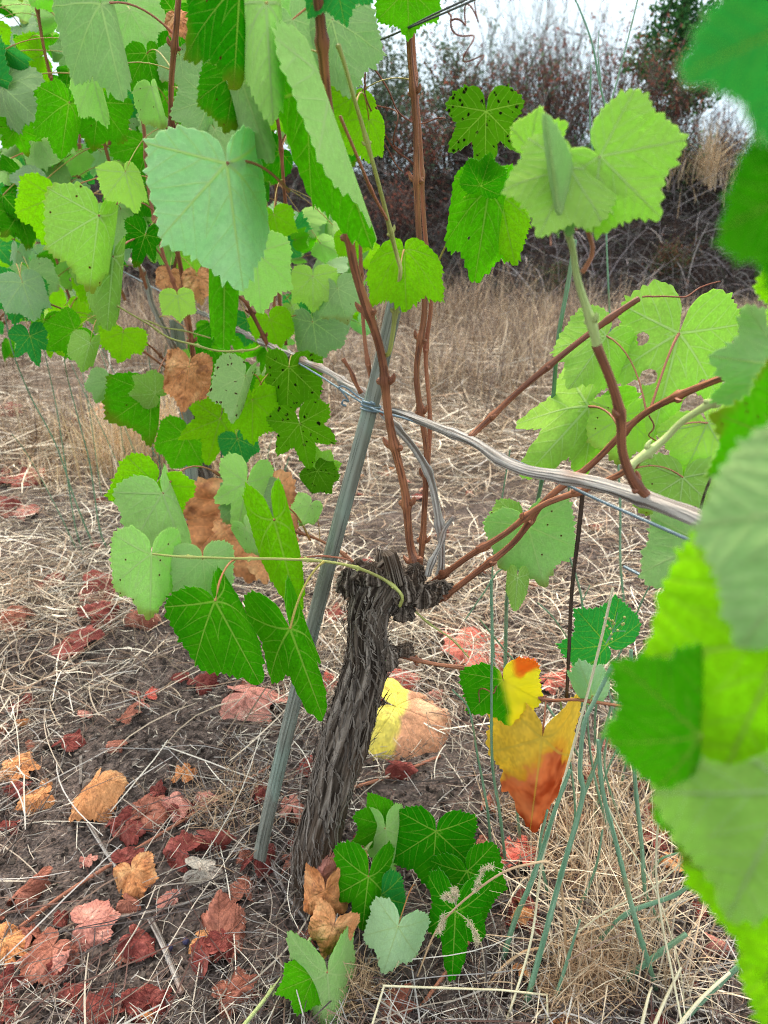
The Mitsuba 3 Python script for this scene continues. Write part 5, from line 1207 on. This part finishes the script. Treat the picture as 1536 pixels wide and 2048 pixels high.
# yellow flower buds of the weed
k = thing('flower_head', 'tiny yellow green flower buds on the weed left of the blurred leaves', 'flower buds')
rng = np.random.default_rng(8)
ms = []
for i in range(14):
    s = trimesh.creation.icosphere(1, .0022); s.apply_translation(P(1235 + rng.uniform(-26, 18), 1255 + rng.uniform(-28, 24), .98)); ms.append((s, np.c_[s.vertices[:, 0], s.vertices[:, 2]]))
m, uv = join(ms)
part(k, 'buds', mikit.ply(m, 'cane_green_m', smooth=True, uv=uv)); labels[k + '__buds'] = {'kind': 'stuff'}
ms = [sweep(catmull([P(1210, 1290, .98), P(1225, 1265, .98), P(1235 + dx, 1250 + dy, .98)], 4), .0006, 5) for dx, dy in ((-20, -20), (0, -25), (12, -10), (16, 12))]
m, uv = join(ms); part(k, 'stalks', mikit.ply(m, 'rush_m', smooth=True, uv=uv))

# ================================================================ DRY STALKS, TWIGS, STICKS
def stalk(name, label, pts, r0, r1, bsdf, cat, extra=None, group=None):
    c = catmull([P(*p) for p in pts], 8)
    key = thing(name, label, cat, group)
    part(key, 'stem', tube(c, np.linspace(r0, r1, len(c)) / 1000, bsdf, 7))
    return key, c
def sharp(*pts):
    out = []
    for a, b in zip(pts[:-1], pts[1:]):
        for t in (0, .04, .5, .96): out.append(tuple(np.array(a) * (1 - t) + np.array(b) * t))
    return out + [pts[-1]]
stalk('dry_stalk', 'pale straw stalk bent twice at right angles at the bottom edge', sharp((738, 2070, .70), (768, 1972, .74), (1000, 1980, .76), (1094, 1990, .76), (1096, 2070, .70)), 1.6, 1.6, 'straw_m', 'dry stalk')
stalk('dry_stalk', 'long pale stalk slanting from the flower buds down to the bottom edge', ((1226, 1176, .86), (1190, 1330, .87), (1150, 1480, .87), (1100, 1660, .86), (1082, 1740, .85), (1060, 1890, .80), (1004, 2070, .73)), 1.9, 1.9, 'straw_m', 'dry stalk')
stalk('dry_stalk', 'pale stalk falling from the blurred leaf edge to the bottom right', ((1318, 1620, .80), (1312, 1740, .80), (1325, 1850, .78), (1345, 1950, .75), (1368, 2070, .70)), 1.6, 1.6, 'straw_m', 'dry stalk')
stalk('dry_stalk', 'pale stalk running from the thick stems to the bottom right, left of two', ((1210, 1602, .9), (1250, 1680, .88), (1310, 1780, .85), (1358, 1930, .79), (1372, 2060, .73)), 1.3, 1.3, 'straw_m', 'dry stalk')
stalk('dry_stalk', 'pale stalk lying across the stout green stems, pointing up right', ((1060, 1985, .82), (1130, 1890, .84), (1210, 1825, .84), (1300, 1780, .83), (1390, 1700, .82)), 1.5, 1.1, 'straw_m', 'dry stalk')
stalk('dry_stalk', 'second pale stalk across the stout green stems, a little lower', ((1080, 1915, .84), (1130, 1885, .84), (1220, 1850, .84), (1330, 1832, .84)), 1.4, 1.1, 'tan_m', 'dry stalk')
stalk('dry_stalk', 'whitish broad stalk in the bottom right corner, left one', ((1298, 2075, .70), (1330, 2000, .74), (1362, 1935, .77)), 3.0, 1.8, 'straw_m', 'dry stalk')
stalk('dry_stalk', 'whitish broad stalk in the bottom right corner, right one', ((1340, 2075, .68), (1400, 2000, .70), (1460, 1945, .72)), 3.0, 2.0, 'straw_m', 'dry stalk')
stalk('dry_stalk', 'short whitish broad stalk standing left of the bottom right corner', ((1278, 2075, .70), (1295, 2000, .73), (1303, 1975, .75)), 2.8, 1.4, 'straw_m', 'dry stalk')
stalk('dry_stalk', 'orange tan dry blade bent over left of the tan fluff', ((978, 1970, .80), (1010, 1930, .82), (1050, 1903, .83), (1090, 1898, .84), (1100, 1915, .84)), 2.4, 1.8, 'tan_m', 'dry stalk')
key, c = stalk('seed_grass', 'dry grass stalk with fluffy seed heads arching over the dark leaves', ((835, 1952, .80), (868, 1870, .795), (905, 1822, .79), (960, 1775, .79), (1012, 1742, .79), (1060, 1728, .79), (1100, 1727, .80), (1122, 1770, .81), (1132, 1900, .83)), 1.3, 2.1, 'tan_m', 'dry grass')
rng = np.random.default_rng(14)
for pts in (((1012, 1742), (985, 1733), (965, 1738), (958, 1760), (950, 1780)), ((915, 1818), (905, 1800), (895, 1790), (888, 1796)), ((912, 1822), (935, 1840), (950, 1865), (955, 1890)), ((905, 1822), (888, 1830), (884, 1850), (878, 1865)), ((912, 1815), (912, 1790), (908, 1778))):
    cc = catmull([P(x, y, .788) for x, y in pts], 8)
    q = cc[rng.integers(8, len(cc), 240)] + rng.normal(0, .0012, (240, 3)); d = rng.normal(0, 1, (240, 3)) + np.array([0, 0, -.6]); d /= np.linalg.norm(d, axis=1, keepdims=True)
    t = np.linspace(0, 1, 3)
    pp = q[:, None] + d[:, None] * t[None, :, None] * .0055
    m, col = merge(strands3(pp, .00028 * np.ones((240, 3)), np.tile([.58, .50, .34], (240, 1)) * rng.uniform(.7, 1.2, (240, 1))), strands3(cc[None], .0005 * np.ones((1, len(cc))), np.array([[.55, .45, .32]])))
    k2 = part(key, 'seed_head', mikit.ply(m, 'vertex_m', smooth=False, color=col)); labels[k2] = {'kind': 'stuff'}

def twig(label, pts, r0, r1, kind='grey', name='twig', lift=.010):
    c = []
    for p in pts:
        if len(p) == 3: c.append(P(*p))
        else: c.append(gnd(*p) + [0, 0, lift])
    c = catmull(c, 10)
    rip = lambda th, s: 1 + .25 * (meshkit.fbm(np.stack([np.cos(th) * 2, np.sin(th) * 2, s * 40], -1), 2, 2) - .5)
    single(name, tube(c, np.linspace(r0, r1, len(c)) / 1000, 'cane_' + kind + '_m', 9, rip), label, name)
twig('long pinkish brown twig lying diagonally across the soil at left', ((20, 1880), (140, 1790), (300, 1690), (420, 1615), (540, 1540)), 3.6, 2.6, 'pink')
twig('grey twig curving from the lower left leaves towards the stake foot', ((72, 1915), (110, 1880), (170, 1850), (300, 1832), (420, 1800), (520, 1760)), 3.2, 2.0)
twig('thick grey split stick below the fallen blue grapes', ((302, 1848), (330, 1905), (365, 1995)), 5.5, 4.5)
twig('pale flat twig near the bottom edge at left', ((70, 2010), (180, 2008), (300, 1990)), 2.6, 2.0)
twig('grey forked twig pointing right at the left edge', ((-10, 1215), (80, 1188), (172, 1168)), 4.2, 3.0)
twig('pale upright bit of stick on the bare soil', ((163, 1575), (163, 1520)), 3.2, 2.6)
twig('bluish grey stick slanting from the tan leaf to the ragged orange leaf', ((178, 1655), (215, 1715), (240, 1752)), 4.0, 3.0)
twig('pink brown dead cane lying right of the trunk', ((700, 1585), (780, 1560), (880, 1520)), 3.6, 3.0, 'pink')
twig('purplish broken cane leaning at the bottom centre', ((940, 1880, .84), (915, 1915, .82), (870, 1975, .79), (830, 2030, .76), (800, 2070, .74)), 2.6, 3.6, 'pink', lift=.02)
twig('dark thin dead stick hanging from the grey arm to the ground', ((1166, 978, .905), (1158, 1060, .92), (1144, 1180, .95), (1138, 1300, .98), (1133, 1400, 1.0)), 3.0, 2.6, 'dark', 'stick')
twig('pale white bleached stick left of the trunk', ((640, 1355), (665, 1310), (690, 1210)), 3.6, 2.2)
twig('pale bent straw coloured twig at the stake foot', ((540, 1722), (570, 1790), (612, 1850)), 3.4, 2.6)
twig('thin red brown stick standing in the bare soil below the seed grass', ((1178, 1650), (1190, 1560), (1210, 1500)), 2.6, 2.0, 'dark')

# ---------------------------------------------------------------- tan fluff of dried weed, right
rng = np.random.default_rng(33)
def fluff(centres, seed):
    rng = np.random.default_rng(seed); out = []
    for px, py, rad, n in centres:
        g = gnd(px, py); n = int(n)
        o = g + rng.normal(0, rad * .5, (n, 3)) * [1, 1, .5] + [0, 0, rad * .5]
        S = 7; t = np.linspace(0, 1, S)
        d = rng.normal(0, 1, (n, 3)); d /= np.linalg.norm(d, axis=1, keepdims=True); e = rng.normal(0, 1, (n, 3)); e /= np.linalg.norm(e, axis=1, keepdims=True)
        Lh = rng.uniform(.02, .07, (n, 1, 1)); w = rng.uniform(2, 6, (n, 1, 1))
        pts = o[:, None] + d[:, None] * t[None, :, None] * Lh + e[:, None] * (np.sin(t[None, :, None] * w) * Lh * .45)
        pts[..., 2] = np.maximum(pts[..., 2], g[2] + .002)
        g2_ = rng.random((n, 1)); col = np.array([.30, .19, .11]) * (1 - g2_) + np.array([.60, .42, .26]) * g2_
        out.append(strands3(pts, np.full((n, S), .00045) * rng.uniform(.6, 1.4, (n, 1)), col))
    return merge(*out)
m, c = fluff(((1180, 1965, .035, 480), (1120, 2010, .03, 260), (1230, 1900, .04, 160), (1150, 1780, .04, 110), (1200, 1680, .04, 140), (1250, 1760, .04, 100), (1130, 1640, .04, 110), (1210, 1580, .04, 90), (1090, 1720, .04, 100), (1030, 1640, .04, 100), (700, 1990, .03, 300), (460, 1640, .10, 160)), 3)
stuff('dried_weed', mikit.ply(m, 'vertex_m', smooth=False, color=c), 'tan curly fluff of dried weed round the stout green stems', 'dried weed')

# ---------------------------------------------------------------- fallen grapes
for i, (px, py, lab) in enumerate(((428, 1912, 'fallen dusty blue grape at the lower left, right one of the pair'), (404, 1926, 'fallen dusty blue grape at the lower left, left one of the pair'), (372, 1888, 'fallen blue grape by the red leaf, upper left of the grape pair'), (340, 1900, 'shrivelled dark grape left of the grape pair'), (455, 1870, 'dark grape beside the long rust brown leaf'))):
    s = trimesh.creation.icosphere(3); v = s.vertices * (1 + .12 * (meshkit.noise(s.vertices * 3 + i, 2) - .5))[:, None] * .0052 * np.array([1, 1, 1.15]) + gnd(px, py) + [0, 0, .006]
    k = thing('grape', lab, 'grape')
    part(k, 'berry', mikit.ply(trimesh.Trimesh(v, s.faces, process=False), 'grape_m', smooth=True))
    part(k, 'stalk', tube(np.array([v[:, :].mean(0) + [0, 0, .005], v.mean(0) + [.002, 0, .009]]).repeat(2, 0)[[0, 1, 3]] + np.array([[0, 0, 0], [0.0005, 0, .001], [0.001, 0, .003]]), .0005, 'tendril_m', 5))
